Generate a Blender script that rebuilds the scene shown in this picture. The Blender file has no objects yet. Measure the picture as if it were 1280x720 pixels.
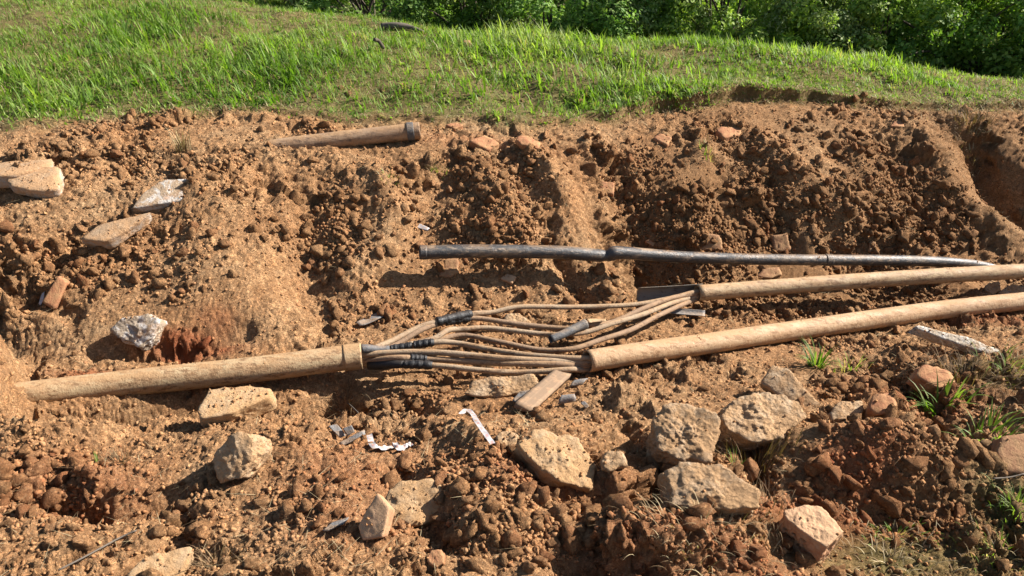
import bpy, math, random
import numpy as np
from mathutils import Vector, Matrix
random.seed(7); rng = np.random.default_rng(7)
scene = bpy.context.scene
COL = scene.collection
PI = math.pi
# ------------------------------------------------------------------ camera
CAMZ = 1.6; PITCH = math.radians(27.0); FPX = 1005.0
cam = bpy.data.cameras.new('camera'); cam.sensor_width = 36.0
cam.lens = 36.0 * FPX / 1280.0; cam.clip_start = 0.05; cam.clip_end = 600
camo = bpy.data.objects.new('camera', cam); COL.objects.link(camo)
camo.location = (0, 0, CAMZ); camo.rotation_euler = (PI/2 - PITCH, 0, 0)
scene.camera = camo
# ------------------------------------------------------------------ light
SUN_DIR = Vector((0.95, 0.25, 0.0)).normalized()
SUN_EL = math.radians(36)
SD = Vector((SUN_DIR.x*math.cos(SUN_EL), SUN_DIR.y*math.cos(SUN_EL), math.sin(SUN_EL)))
sun = bpy.data.lights.new('sun', 'SUN'); sun.energy = 5.0; sun.angle = math.radians(0.5)
sun.color = (1.0, 0.94, 0.87)
suno = bpy.data.objects.new('sun', sun); COL.objects.link(suno)
suno.rotation_euler = SD.to_track_quat('Z', 'Y').to_euler(); suno.location = (6, 2, 6)
world = bpy.data.worlds.new('World'); scene.world = world; world.use_nodes = True
wt = world.node_tree; bgn = wt.nodes['Background']
sky = wt.nodes.new('ShaderNodeTexSky'); sky.sky_type = 'NISHITA'; sky.sun_disc = False
sky.sun_elevation = SUN_EL; sky.sun_rotation = math.atan2(SUN_DIR.x, SUN_DIR.y)
wt.links.new(sky.outputs[0], bgn.inputs[0]); bgn.inputs[1].default_value = 0.05
scene.view_settings.view_transform = 'Standard'; scene.view_settings.look = 'None'
scene.view_settings.exposure = 1.5; scene.view_settings.gamma = 1.0
scene.render.resolution_x = 1024; scene.render.resolution_y = 576

# ------------------------------------------------------------------ pixel helpers (1280x720 photo pixels)
cP, sP = math.cos(PITCH), math.sin(PITCH)
def ray(px, py):
    u = (px-640)/FPX; v = (360-py)/FPX
    return np.array([u, cP + v*sP, -sP + v*cP])
def PZ(px, py, z):
    d = ray(px, py); t = (z-CAMZ)/d[2]
    return np.array([0, 0, CAMZ]) + d*t
def PY(px, py, y):
    d = ray(px, py); t = y/d[1]
    return np.array([0, 0, CAMZ]) + d*t

# ------------------------------------------------------------------ noise
def _hash(ix, iy, iz, s):
    h = (ix.astype(np.int64)*374761393 + iy.astype(np.int64)*668265263 + iz.astype(np.int64)*2147483647 + s*974634777) & 0xFFFFFFFF
    h = ((h ^ (h >> 13))*1274126177) & 0xFFFFFFFF
    h = ((h ^ (h >> 15))*2246822519) & 0xFFFFFFFF
    return ((h ^ (h >> 16)) & 0xFFFFFF).astype(np.float32)/float(0xFFFFFF)
def vnoise(p, s=0):
    f = np.floor(p).astype(np.int64); t = (p-f).astype(np.float32); t = t*t*(3-2*t)
    out = 0
    for a in (0, 1):
        for b in (0, 1):
            for c in (0, 1):
                w = (t[:, 0] if a else 1-t[:, 0])*(t[:, 1] if b else 1-t[:, 1])*(t[:, 2] if c else 1-t[:, 2])
                out = out + w*_hash(f[:, 0]+a, f[:, 1]+b, f[:, 2]+c, s)
    return out*2-1
def fbm(p, oct=4, s=0, gain=.5):
    a = 1; o = 0; n = 0
    for k in range(oct):
        o = o + a*vnoise(p*(2.03**k)+k*17.3, s+k); n += a; a *= gain
    return o/n
def worley(p, s=0):
    f = np.floor(p).astype(np.int64); best = np.full(len(p), 9.0, np.float32); bid = np.zeros(len(p), np.float32)
    for a in (-1, 0, 1):
        for b in (-1, 0, 1):
            for c in (-1, 0, 1):
                gx, gy, gz = f[:, 0]+a, f[:, 1]+b, f[:, 2]+c
                h1 = _hash(gx, gy, gz, s)
                dx = gx+h1-p[:, 0]; dy = gy+_hash(gx, gy, gz, s+11)-p[:, 1]; dz = gz+_hash(gx, gy, gz, s+23)-p[:, 2]
                d = dx*dx+dy*dy+dz*dz
                m = d < best; best = np.where(m, d, best); bid = np.where(m, h1, bid)
    return np.sqrt(best), bid

# ------------------------------------------------------------------ objects
def tag(o, label=None, cat=None, group=None, kind=None):
    if label: o['label'] = label
    if cat: o['category'] = cat
    if group: o['group'] = group
    if kind: o['kind'] = kind
    return o
def empty(name, loc=(0, 0, 0)):
    o = bpy.data.objects.new(name, None); o.empty_display_size = .05
    COL.objects.link(o); o.location = loc; return o
def np_mesh(name, V, F, smooth=True, attrs=None):
    """V (n,3); F an (m,k) array or list of arrays of polygons"""
    me = bpy.data.meshes.new(name)
    Fs = F if isinstance(F, list) else [F]
    Fs = [np.asarray(f, np.int32) for f in Fs if len(f)]
    n = len(V); me.vertices.add(n); me.vertices.foreach_set('co', np.asarray(V, np.float32).ravel())
    loops = np.concatenate([f.ravel() for f in Fs]); tot = np.concatenate([np.full(len(f), f.shape[1], np.int32) for f in Fs])
    me.loops.add(len(loops)); me.loops.foreach_set('vertex_index', loops)
    me.polygons.add(len(tot)); st = np.concatenate([[0], np.cumsum(tot)[:-1]]).astype(np.int32)
    me.polygons.foreach_set('loop_start', st)
    try: me.polygons.foreach_set('loop_total', tot)
    except Exception: pass
    if smooth: me.polygons.foreach_set('use_smooth', np.ones(len(tot), bool))
    me.update(calc_edges=True)
    for k, a in (attrs or {}).items():
        a = np.asarray(a, np.float32)
        if a.ndim == 1:
            at = me.attributes.new(k, 'FLOAT', 'POINT'); at.data.foreach_set('value', a)
        else:
            if a.shape[1] == 3: a = np.concatenate([a, np.ones((len(a), 1), np.float32)], 1)
            at = me.attributes.new(k, 'FLOAT_COLOR', 'POINT'); at.data.foreach_set('color', a.ravel())
    return me
def link(name, me, m, parent=None, loc=(0, 0, 0)):
    o = bpy.data.objects.new(name, me); COL.objects.link(o); o.location = loc
    if not me.materials and m: me.materials.append(m)
    if parent: o.parent = parent
    return o

# ------------------------------------------------------------------ materials
def hexc(r, g, b): return (r, g, b, 1)
class NT:
    def __init__(s, name, rough=.9, spec=.2):
        s.m = bpy.data.materials.new(name); s.m.use_nodes = True; s.t = s.m.node_tree; s.n = s.t.nodes
        s.b = s.n['Principled BSDF']; s.b.inputs['Roughness'].default_value = rough
        s.b.inputs['Specular IOR Level'].default_value = spec
        s.co = s.n.new('ShaderNodeTexCoord')
        s.src = s.co.outputs['Object']
    def l(s, a, b): s.t.links.new(a, b)
    def noise(s, scale, detail=6, rough=.6, vec=None, dist=0):
        k = s.n.new('ShaderNodeTexNoise'); k.inputs['Scale'].default_value = scale; k.inputs['Detail'].default_value = detail
        k.inputs['Roughness'].default_value = rough; k.inputs['Distortion'].default_value = dist
        s.l(vec or s.src, k.inputs['Vector']); return k.outputs[0]
    def vor(s, scale, feat='F1', vec=None):
        k = s.n.new('ShaderNodeTexVoronoi'); k.inputs['Scale'].default_value = scale; k.feature = feat
        s.l(vec or s.src, k.inputs['Vector']); return k
    def ramp(s, fac, stops):
        r = s.n.new('ShaderNodeValToRGB'); e = r.color_ramp.elements
        while len(e) < len(stops): e.new(.5)
        for el, (p, c) in zip(e, stops):
            el.position = p; el.color = c if not isinstance(c, (int, float)) else (c, c, c, 1)
        s.l(fac, r.inputs[0]); return r.outputs[0]
    def mix(s, fac, a, b, mode='MIX'):
        k = s.n.new('ShaderNodeMix'); k.data_type = 'RGBA'; k.blend_type = mode
        for v, i in ((fac, 0), (a, 6), (b, 7)):
            if isinstance(v, (int, float)): k.inputs[i].default_value = v
            elif isinstance(v, tuple): k.inputs[i].default_value = v
            else: s.l(v, k.inputs[i])
        return k.outputs[2]
    def math(s, op, a, b=0.0):
        k = s.n.new('ShaderNodeMath'); k.operation = op
        for v, i in ((a, 0), (b, 1)):
            if isinstance(v, (int, float)): k.inputs[i].default_value = v
            else: s.l(v, k.inputs[i])
        return k.outputs[0]
    def attr(s, name):
        k = s.n.new('ShaderNodeAttribute'); k.attribute_name = name; return k
    def bump(s, h, dist=.01, strength=1.0, prev=None):
        k = s.n.new('ShaderNodeBump'); k.inputs['Distance'].default_value = dist; k.inputs['Strength'].default_value = strength
        s.l(h, k.inputs['Height'])
        if prev: s.l(prev, k.inputs['Normal'])
        return k.outputs[0]
    def out(s, col, bump=None, rough=None):
        if isinstance(col, tuple): s.b.inputs['Base Color'].default_value = col
        else: s.l(col, s.b.inputs['Base Color'])
        if bump: s.l(bump, s.b.inputs['Normal'])
        if rough: s.l(rough, s.b.inputs['Roughness'])
        return s.m

def soil_material(name='soil', fine_bump=1.0):
    k = NT(name, .95, .08)
    big = k.noise(2.2, 5, .6); mid = k.noise(17, 6, .65); fine = k.noise(120, 5, .7)
    c = k.ramp(big, [(.32, hexc(.47, .24, .11)), (.5, hexc(.52, .295, .145)), (.68, hexc(.56, .355, .19))])
    c = k.mix(k.ramp(mid, [(.35, 0.0), (.7, .85)]), c, hexc(.34, .165, .07))
    c = k.mix(k.ramp(fine, [(.52, 0.0), (.75, .75)]), c, hexc(.56, .37, .19))
    c = k.mix(k.ramp(k.noise(55, 4, .6), [(.58, 0.0), (.72, .6)]), c, hexc(.25, .13, .065))
    for sc_, lo_, hi_, f_ in ((70, .62, 1.32, .75), (170, .55, 1.5, .75)):
        mp_ = k.n.new('ShaderNodeVectorMath'); mp_.operation = 'ADD'; k.l(k.src, mp_.inputs[0]); wn = k.n.new('ShaderNodeTexNoise'); wn.inputs['Scale'].default_value = sc_*.6; k.l(k.src, wn.inputs['Vector'])
        sv = k.n.new('ShaderNodeVectorMath'); sv.operation = 'SCALE'; sv.inputs['Scale'].default_value = 1.2/sc_; k.l(wn.outputs[1], sv.inputs[0]); k.l(sv.outputs[0], mp_.inputs[1])
        vv_ = k.vor(sc_, 'F1', mp_.outputs[0]); sr = k.n.new('ShaderNodeSeparateColor'); k.l(vv_.outputs['Color'], sr.inputs[0])
        c = k.mix(f_, c, k.ramp(sr.outputs[0], [(.0, hexc(lo_, lo_, lo_)), (.75, hexc(1, 1, 1)), (1.0, hexc(hi_, hi_, hi_*.97))]), 'MULTIPLY')
    t = k.attr('tone'); sp = k.n.new('ShaderNodeSeparateColor'); k.l(t.outputs[0], sp.inputs[0])
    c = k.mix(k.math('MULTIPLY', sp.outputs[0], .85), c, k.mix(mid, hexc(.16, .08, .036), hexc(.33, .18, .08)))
    c = k.mix(k.math('MULTIPLY', sp.outputs[1], .9), c, k.mix(mid, hexc(.23, .05, .025), hexc(.40, .15, .06)))
    c = k.mix(k.math('MULTIPLY', sp.outputs[2], .8), c, k.mix(mid, hexc(.09, .11, .03), hexc(.19, .165, .07)))
    # pale grit
    gv = k.vor(150); c = k.mix(k.ramp(gv.outputs['Distance'], [(.10, .7), (.17, 0.0)]), c, hexc(.55, .42, .30))
    b = k.bump(k.noise(42, 9, .78), .032, 1.0); b = k.bump(k.noise(190, 5, .75), .010, 1.0, b)
    if fine_bump == 0: return k.out(k.mix(1.0, c, hexc(.70, .68, .66), 'MULTIPLY'))
    if fine_bump < 1: return k.out(k.mix(1.0, c, hexc(.72, .70, .68), 'MULTIPLY'), k.bump(k.noise(170, 5, .75), .006, 1.0, k.bump(k.noise(60, 8, .78), .018, 1.0)))
    return k.out(c, b)
M = {}
M['soil'] = soil_material(); M['crumb'] = soil_material('soil_crumb', 0); M['clod'] = soil_material('soil_lump', .5)
def concrete(name, base, dirt, dirt_amt=.5, white=None, edge=0, pit=1.0):
    k = NT(name, .92, .1)
    c = k.mix(k.ramp(k.noise(26, 5, .6), [(.35, 0.0), (.65, 1.0)]), base, tuple(v*.78 for v in base[:3])+(1,))
    v = k.vor(75); c = k.mix(k.ramp(v.outputs['Distance'], [(.18, .35*pit), (.3, 0.0)]), c, hexc(.42, .34, .25))
    if white: wf = k.ramp(k.noise(11, 5, .7, dist=.6), [(.47-edge*.12, 0.0), (.54-edge*.1, 1.0)]); c = k.mix(k.math('MULTIPLY', wf, k.attr('edge').outputs['Fac']) if edge else wf, c, white)
    c = k.mix(k.ramp(k.noise(14, 6, .7, dist=.3), [(.62-dirt_amt*.35, 0.0), (.72-dirt_amt*.2, .92)]), c, dirt)
    b = k.bump(k.noise(50, 8, .78), .014, 1.0); b = k.bump(v.outputs['Distance'], .006*pit+.0001, 1.0, b)
    return k.out(c, b)
M['conc'] = concrete('weathered_concrete', hexc(.50, .38, .255), hexc(.42, .255, .13), .95)
M['conc_grey'] = concrete('grey_concrete', hexc(.42, .325, .225), hexc(.40, .24, .12), 1.0)
M['conc_dirty'] = concrete('soil_covered_concrete', hexc(.50, .35, .21), hexc(.45, .27, .13), .85, pit=.25)
M['plaster'] = concrete('white_plastered_concrete', hexc(.36, .26, .17), hexc(.42, .25, .13), .9, hexc(.44, .41, .37), 1, .25)
M['streak'] = concrete('paint_streaked_concrete', hexc(.36, .26, .17), hexc(.40, .235, .13), .3, hexc(.46, .43, .39), 0, .3)
M['white'] = concrete('dirty_white_concrete', hexc(.46, .38, .29), hexc(.38, .24, .13), .4, hexc(.6, .55, .48))
M['salt'] = concrete('speckled_white_concrete', hexc(.38, .30, .22), hexc(.36, .22, .12), .45, hexc(.54, .50, .46))
def brickm(name, a, b_, dust, amt, side=None):
    k = NT(name, .9, .12)
    c = k.mix(k.noise(12, 5, .6), a, b_)
    if side: c = k.mix(k.attr('edge').outputs['Fac'], c, k.mix(k.noise(30, 5, .6), side, tuple(v*.7 for v in side[:3])+(1,)))
    c = k.mix(k.ramp(k.noise(20, 6, .7, dist=.4), [(.62-amt*.4, 0.0), (.75-amt*.25, .9)]), c, dust)
    return k.out(c, k.bump(k.noise(90, 6, .7), .005, .9))
M['brick'] = brickm('clay_brick', hexc(.25, .11, .055), hexc(.33, .155, .08), hexc(.38, .22, .105), .5)
M['brick_pink'] = brickm('mortared_brick', hexc(.44, .25, .14), hexc(.48, .31, .19), hexc(.40, .25, .14), .7, hexc(.36, .17, .09))
M['brick_dark'] = brickm('dark_brick', hexc(.15, .07, .04), hexc(.24, .12, .065), hexc(.32, .19, .095), .7)
def plastic_pipe(name, base, dirt, dark, amt, rough=.55, spec=.35):
    k = NT(name, rough, spec)
    mp = k.n.new('ShaderNodeMapping'); mp.inputs['Scale'].default_value = (.35, 1, 1); k.l(k.src, mp.inputs[0]); v = mp.outputs[0]
    c = k.mix(k.noise(5, 5, .6, v), base, tuple(x*.8 for x in base[:3])+(1,))
    c = k.mix(k.ramp(k.noise(26, 8, .75, v), [(.60-amt*.3, 0.0), (.68-amt*.15, .9)]), c, dirt)
    c = k.mix(k.ramp(k.noise(48, 8, .8, v), [(.58-.08*amt, 0.0), (.63-.08*amt, .9)]), c, dark)
    geo = k.n.new('ShaderNodeNewGeometry'); sx = k.n.new('ShaderNodeSeparateXYZ'); k.l(geo.outputs['Normal'], sx.inputs[0])
    settled = k.math('MULTIPLY', k.ramp(sx.outputs[2], [(.55, 0.0), (.95, 1.0)]), k.ramp(k.noise(16, 8, .75, v), [(.46, 0.0), (.52, 1.0)]))
    c = k.mix(k.math('MULTIPLY', settled, amt), c, k.mix(k.noise(90, 4, .6), hexc(.26, .14, .06), hexc(.42, .26, .125)))
    r = k.ramp(k.noise(20, 4, .6, v), [(.3, rough), (.7, min(1, rough+.3))])
    b = k.bump(k.noise(40, 6, .7), .005, .8); b = k.bump(k.noise(160, 5, .7), .001, .9, b)
    return k.out(c, b, r)
M['pipe'] = plastic_pipe('dusty_yellow_pipe', hexc(.42, .31, .175), hexc(.33, .20, .10), hexc(.17, .095, .045), .75)
M['pipe_pink'] = plastic_pipe('dusty_pinkish_pipe', hexc(.46, .31, .175), hexc(.36, .215, .11), hexc(.22, .12, .055), .7)
M['pipe_rust'] = plastic_pipe('old_brown_pipe', hexc(.36, .24, .145), hexc(.25, .145, .075), hexc(.13, .08, .05), .7)
M['pipe_black'] = plastic_pipe('black_polyethylene', hexc(.04, .038, .038), hexc(.19, .135, .085), hexc(.25, .18, .12), .33, .30, .5)
M['inner'] = plastic_pipe('pipe_inside', hexc(.20, .18, .15), hexc(.13, .10, .07), hexc(.07, .05, .04), .4)
M['cable'] = plastic_pipe('dusty_cable_sheath', hexc(.34, .25, .165), hexc(.25, .155, .09), hexc(.10, .07, .05), .4, .75, .15)
M['cable_dark'] = plastic_pipe('brown_cable_sheath', hexc(.25, .165, .105), hexc(.29, .19, .115), hexc(.10, .06, .04), .35, .7, .15)
M['tape'] = plastic_pipe('black_tape', hexc(.012, .012, .013), hexc(.02, .018, .016), hexc(.05, .04, .03), .05, .36, .4)
M['sleeve'] = plastic_pipe('grey_plastic_sleeve', hexc(.09, .09, .092), hexc(.19, .15, .11), hexc(.03, .03, .03), .3, .5, .3)
M['shard'] = plastic_pipe('grey_plastic_shard', hexc(.20, .19, .18), hexc(.25, .19, .14), hexc(.07, .06, .055), .35, .6, .25)
def wood():
    k = NT('weathered_wood', .9, .1)
    mp = k.n.new('ShaderNodeMapping'); mp.inputs['Scale'].default_value = (14, 14, 14)
    k.l(k.src, mp.inputs[0])
    a = k.attr('grain'); cmb = k.n.new('ShaderNodeCombineXYZ'); k.l(k.math('MULTIPLY', a.outputs['Fac'], 130), cmb.inputs[0]); 
    n = k.noise(1.0, 4, .6, cmb.outputs[0]); n2 = k.noise(30, 5, .6)
    c = k.mix(n, hexc(.13, .085, .055), hexc(.25, .175, .115)); c = k.mix(k.ramp(n2, [(.5, 0.0), (.7, .6)]), c, hexc(.38, .23, .13))
    return k.out(c, k.bump(n, .003, .8))
M['wood'] = wood()
def flat(name, c, rough=.9, scale=20, var=.7):
    k = NT(name, rough, .12); cc = k.mix(k.noise(scale, 5, .6), c, tuple(x*var for x in c[:3])+(1,))
    return k.out(cc, k.bump(k.noise(scale*3, 5, .6), .003, .5))
M['bark'] = flat('bark', hexc(.10, .08, .06)); M['log'] = flat('bleached_log', hexc(.15, .125, .10), var=.5)
def ribbonm():
    k = NT('striped_tape', .6, .3)
    a = k.attr('u'); w = k.math('FRACT', k.math('MULTIPLY', a.outputs['Fac'], 26)); f = k.math('GREATER_THAN', w, .62)
    e = k.attr('v'); ed = k.math('LESS_THAN', k.math('ABSOLUTE', k.math('SUBTRACT', e.outputs['Fac'], .5)), .26)
    c = k.mix(k.math('MULTIPLY', k.math('MULTIPLY', f, ed), .6), hexc(.38, .36, .36), hexc(.4, .13, .10))
    c = k.mix(k.ramp(k.noise(70, 5, .7), [(.5, 0.0), (.62, .8)]), c, hexc(.45, .29, .18))
    return k.out(c)
M['ribbon'] = ribbonm()
def leafm(name, transl=.35, rough=.5, spec=.35):
    k = NT(name, rough, spec); a = k.attr('col'); k.l(a.outputs[0], k.b.inputs['Base Color'])
    tr = k.n.new('ShaderNodeBsdfTranslucent'); mu = k.mix(1.0, a.outputs[0], hexc(1.5, 1.7, .55), 'MULTIPLY'); k.l(mu, tr.inputs[0])
    ms = k.n.new('ShaderNodeMixShader'); ms.inputs[0].default_value = transl
    o = k.n['Material Output']; k.l(k.b.outputs[0], ms.inputs[1]); k.l(tr.outputs[0], ms.inputs[2]); k.l(ms.outputs[0], o.inputs[0])
    return k.m
M['grass'] = leafm('grass_blades', .4, .55, .25); M['leaf'] = leafm('leaves', .34, .6, .15); M['dry'] = leafm('dry_straw', .15, .8, .15)

# ------------------------------------------------------------------ ground: smooth base surface
cols = {
 0: [(760,.02),(720,0),(640,-.02),(560,0),(520,-.14),(508,-.265),(492,-.28),(465,-.27),(440,-.22),(425,-.18),(380,-.05),(330,.05),(280,.14),(230,.22),(180,.30),(150,.35),(100,.45),(50,.56),(0,.68)],
 250: [(760,0),(720,-.02),(640,-.02),(570,-.02),(530,-.1),(505,-.26),(470,-.29),(440,-.22),(400,-.12),(340,0),(280,.1),(230,.2),(190,.28),(140,.36),(100,.44),(50,.55),(5,.66)],
 450: [(760,.02),(720,0),(640,-.02),(580,-.05),(540,-.12),(500,-.3),(460,-.3),(420,-.27),(380,-.2),(330,-.08),(280,.04),(230,.16),(180,.27),(150,.33),(100,.43),(50,.53),(22,.57)],
 640: [(760,.04),(720,.03),(650,.03),(600,.02),(550,-.06),(500,-.19),(470,-.29),(430,-.31),(400,-.3),(360,-.22),(320,-.12),(280,0),(250,.08),(200,.2),(160,.29),(150,.32),(100,.41),(60,.49),(49,.51)],
 850: [(760,.0),(720,0),(650,0),(600,0),(550,-.05),(500,-.16),(460,-.27),(420,-.34),(390,-.37),(350,-.36),(310,-.22),(260,-.05),(200,.12),(150,.26),(130,.30),(90,.40),(57,.46)],
 1060: [(760,-.1),(720,-.1),(660,-.08),(600,-.03),(540,-.08),(500,-.17),(460,-.25),(430,-.32),(400,-.39),(370,-.42),(330,-.38),(290,-.2),(240,-.02),(180,.14),(130,.27),(115,.31),(95,.36),(78,.39)],
 1280: [(760,-.12),(720,-.12),(660,-.1),(600,-.1),(540,-.1),(480,-.15),(440,-.22),(400,-.37),(370,-.44),(340,-.42),(300,-.3),(250,-.12),(200,.03),(150,.15),(130,.2),(107,.25)],
}
ctrl = []
for px, L in cols.items():
    for py, z in L: ctrl.append(PZ(px, py, z))
for px, L in ((-450, cols[0]), (1750, cols[1280])):
    for py, z in L[::2]: ctrl.append(PZ(px, py, z))
for p in [(0,7.6,.18),(0,9.5,-.1),(0,12,-.2),(2.2,7.6,.15),(2.2,9,-.2),(4,7.4,-.1),(4,9,-.5),(7,8,-.4),(7,11,-.6),(-1.6,8.0,.36),(-1.6,10.5,.1),(-5,9,.75),(-5,12,.8),(-9,9,.8),(-10,5,.5),(10,5,-.1),
          (0,.2,.02),(-2,0,0),(2,0,-.08),(0,-4,0),(-8,-4,0),(8,-4,0),(-20,0,.2),(20,0,-.3),(0,25,.3),(20,25,0),(-20,25,1.2),(0,80,3),(60,80,3),(-60,80,4),(60,0,0),(-60,0,0),(0,-30,0)]:
    ctrl.append(np.array(p, float))
ctrl = np.array(ctrl)
CX = ctrl[:, :2]; EPS = .12
A = np.sqrt(((CX[:, None]-CX[None])**2).sum(-1)+EPS**2)
nC = len(CX); Amat = np.zeros((nC+1, nC+1)); Amat[:nC, :nC] = A - np.eye(nC)*.02; Amat[nC, :nC] = 1; Amat[:nC, nC] = 1
W = np.linalg.solve(Amat, np.append(ctrl[:, 2], 0))
def base0(x, y):
    x = np.asarray(x, float).ravel(); y = np.asarray(y, float).ravel(); out = np.empty(len(x))
    for i in range(0, len(x), 100000):
        r = np.sqrt((x[i:i+100000, None]-CX[None, :, 0])**2+(y[i:i+100000, None]-CX[None, :, 1])**2+EPS**2)
        out[i:i+100000] = r@W[:nC]+W[nC]
    return out
def march(fn, px, py):
    d = ray(px, py); t = np.linspace(.8, 14, 2600)
    P = np.array([0, 0, CAMZ])+d[None]*t[:, None]; h = fn(P[:, 0], P[:, 1]); b = P[:, 2] < h
    i = int(np.argmax(b)) if b.any() else len(t)-1
    return P[i]
# hand placed mounds and hollows: px, py, radius x, radius y, height, angle
bumps = [(600,285,.26,.22,.085,0),(795,345,.16,.2,-.11,0),(385,330,.14,.2,-.06,0),(250,255,.5,.16,.05,0),(1262,225,.28,.2,-.08,0),
 (1120,590,.26,.15,.13,-.1),(700,560,.2,.12,.075,0),(545,610,.12,.09,.05,0),(600,660,.14,.09,.05,0),(425,500,.16,.09,-.10,0),(230,512,.42,.05,-.07,.1),
 (-30,512,.12,.07,.05,0),(-25,499,.075,.13,.12,0),(70,545,.18,.1,.05,0),(95,625,.12,.06,-.05,0),(990,215,.2,.24,.02,.3),(905,250,.14,.2,-.07,.2),(1090,240,.16,.3,.05,.3),(1150,270,.13,.25,-.07,.3),
 (690,255,.14,.26,.06,.2),(480,250,.2,.16,.045,0),(745,300,.07,.22,-.05,.25),(1190,540,.14,.09,-.07,0),(1200,470,.24,.1,.05,0),(500,500,.2,.09,.02,0),
 (800,630,.16,.07,-.06,0),(210,600,.14,.08,-.03,0),(360,560,.25,.12,.035,0),(870,690,.22,.08,.06,0),(60,400,.25,.08,.03,0),(200,435,.16,.04,-.05,0),
 (940,560,.06,.05,-.05,0),(560,655,.05,.03,-.05,0),(240,690,.1,.05,-.05,0)]
LINES = [([(42,520),(110,517)], .045, -.09), ([(8,474),(20,492),(12,522)], .045, .22), ([(70,518),(160,514),(260,508),(380,494)], .035, -.16), ([(60,526),(230,522),(395,506)], .05, -.10), ([(48,512),(150,506),(300,496)], .05, -.11), ([(655,190),(705,250),(745,330),(762,372)], .08, .06), ([(684,300),(708,345),(735,385)], .04, -.07), ([(782,235),(800,300),(812,352)], .17, -.13),
 ([(870,175),(890,240),(905,290)], .10, .05), ([(945,170),(1005,230),(1050,275),(1075,312)], .09, .04), ([(930,200),(960,260),(980,300)], .09, -.05), ([(1050,190),(1090,245),(1115,305)], .09, -.06),
 ([(1140,160),(1195,235),(1262,305)], .10, .065), ([(1225,180),(1262,225),(1330,280)], .12, -.24), ([(245,235),(280,310),(330,410)], .20, .045), ([(392,235),(372,330),(400,405)], .09, -.045),
 ([(470,220),(500,285),(450,350)], .10, .06), ([(560,195),(545,250),(530,300)], .08, -.04), ([(120,440),(210,436),(300,424)], .04, -.06), ([(20,365),(70,335),(100,300)], .06, -.07), ([(0,345),(30,365),(90,400)], .05, -.05),
 ([(70,520),(240,508),(395,492)], .055, -.15), ([(420,490),(440,515)], .08, -.16), ([(500,600),(545,660),(560,690)], .05, -.06), ([(640,575),(700,625),(780,640)], .05, -.06), ([(792,540),(806,590),(812,640)], .05, -.07),
 ([(1000,560),(1100,580),(1230,605)], .13, .045), ([(1100,640),(1230,650)], .06, -.06), ([(770,690),(870,665),(960,650)], .07, .06), ([(700,712),(790,715)], .05, -.07),
 ([(50,615),(120,640),(200,625)], .06, -.07), ([(20,560),(120,550)], .07, .05), ([(225,640),(215,690),(160,720)], .04, -.05), ([(330,545),(430,600),(420,690)], .16, .04), ([(560,545),(610,560),(640,600)], .09, .05),
 ([(930,545),(945,600)], .05, -.07), ([(1090,450),(1150,500),(1170,530)], .05, -.07), ([(1160,430),(1250,480)], .06, -.06), ([(500,500),(560,520),(640,510)], .05, -.08), ([(980,400),(1060,385),(1200,370)], .07, -.03)]
LW = [([march(base0, *q)[:2] for q in L_], w_, a_) for L_, w_, a_ in LINES]
def line_dist(x, y, Q):
    o = np.full(len(x), 9.)
    for a, b in zip(Q[:-1], Q[1:]):
        e = b-a; t = np.clip(((x-a[0])*e[0]+(y-a[1])*e[1])/(e@e), 0, 1); o = np.minimum(o, np.hypot(x-a[0]-t*e[0], y-a[1]-t*e[1]))
    return o
BW = [(march(base0, b[0], b[1]),)+b[2:] for b in bumps]
def base1(x, y):
    z = base0(x, y); x = np.asarray(x).ravel(); y = np.asarray(y).ravel()
    for p, rx, ry, a, an in BW:
        dx = x-p[0]; dy = y-p[1]; u = dx*math.cos(an)+dy*math.sin(an); v = -dx*math.sin(an)+dy*math.cos(an)
        z = z+a*np.exp(-(u/rx)**2-(v/ry)**2)
    m = (np.abs(x) < 6) & (y > .8) & (y < 6.5)
    if m.any():
        xm, ym = x[m], y[m]; q = np.stack([xm*3.3, ym*3.3, xm*0], 1); wx = xm+.035*vnoise(q, 7); wy = ym+.035*vnoise(q, 8); zz_ = z[m]
        for Q, w_, a in LW: zz_ = zz_+a*np.exp(-(line_dist(wx, wy, Q)/w_)**2)
        z[m] = zz_
    return z
# grass edge line, as ground x -> y
ge = [(-450,165),(-120,165),(0,168),(60,157),(110,149),(200,140),(330,142),(430,148),(560,152),(680,150),(760,146),(830,134),(880,121),(960,119),(1050,121),(1130,131),(1200,140),(1280,136),(1500,134),(1750,134)]
gew = np.array([march(base0, *g)[:2] for g in ge]); gew = gew[np.argsort(gew[:, 0])]
def edge_dist(x, y):
    n = vnoise(np.stack([x*3.1, y*0, x*0], 1), 5)*.06+vnoise(np.stack([x*11, y*0, x*0], 1), 6)*.035
    return y-np.interp(x, gew[:, 0], gew[:, 1])-n
def blobs(x, y, L):
    o = np.zeros(len(x))
    for b in L:
        p = march(base1, b[0], b[1]) if len(b) < 6 else None
        dx = (x-p[0])/b[2]; dy = (y-p[1])/b[3]
        o = np.maximum(o, (b[4] if len(b) > 4 else 1)*np.exp(-(dx*dx+dy*dy)**1.5))
    return np.clip(o, 0, 1)
SMOOTH = [(450,690,.15,.1,.8),(860,480,.3,.07,.6),(560,560,.1,.05,.5),(180,560,.3,.08,.6),(420,470,.3,.04,.4),(290,320,.38,.28),(480,275,.16,.2,.7),(725,270,.10,.2),(735,345,.09,.10,.9),(640,395,.4,.1,.4),(420,610,.3,.26,.8),(270,555,.22,.12,.7),(520,420,.4,.12,.5),(60,435,.3,.07,.9),
          (1100,215,.1,.25,.5),(1250,230,.12,.2,.4),(1120,555,.2,.08,.1),(360,690,.25,.1,.7),(1060,440,.3,.1,.5),(650,540,.15,.06,.4),(700,490,.3,.1,.5),(1040,265,.05,.2,.4),(860,500,.2,.07,.4)]
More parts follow.
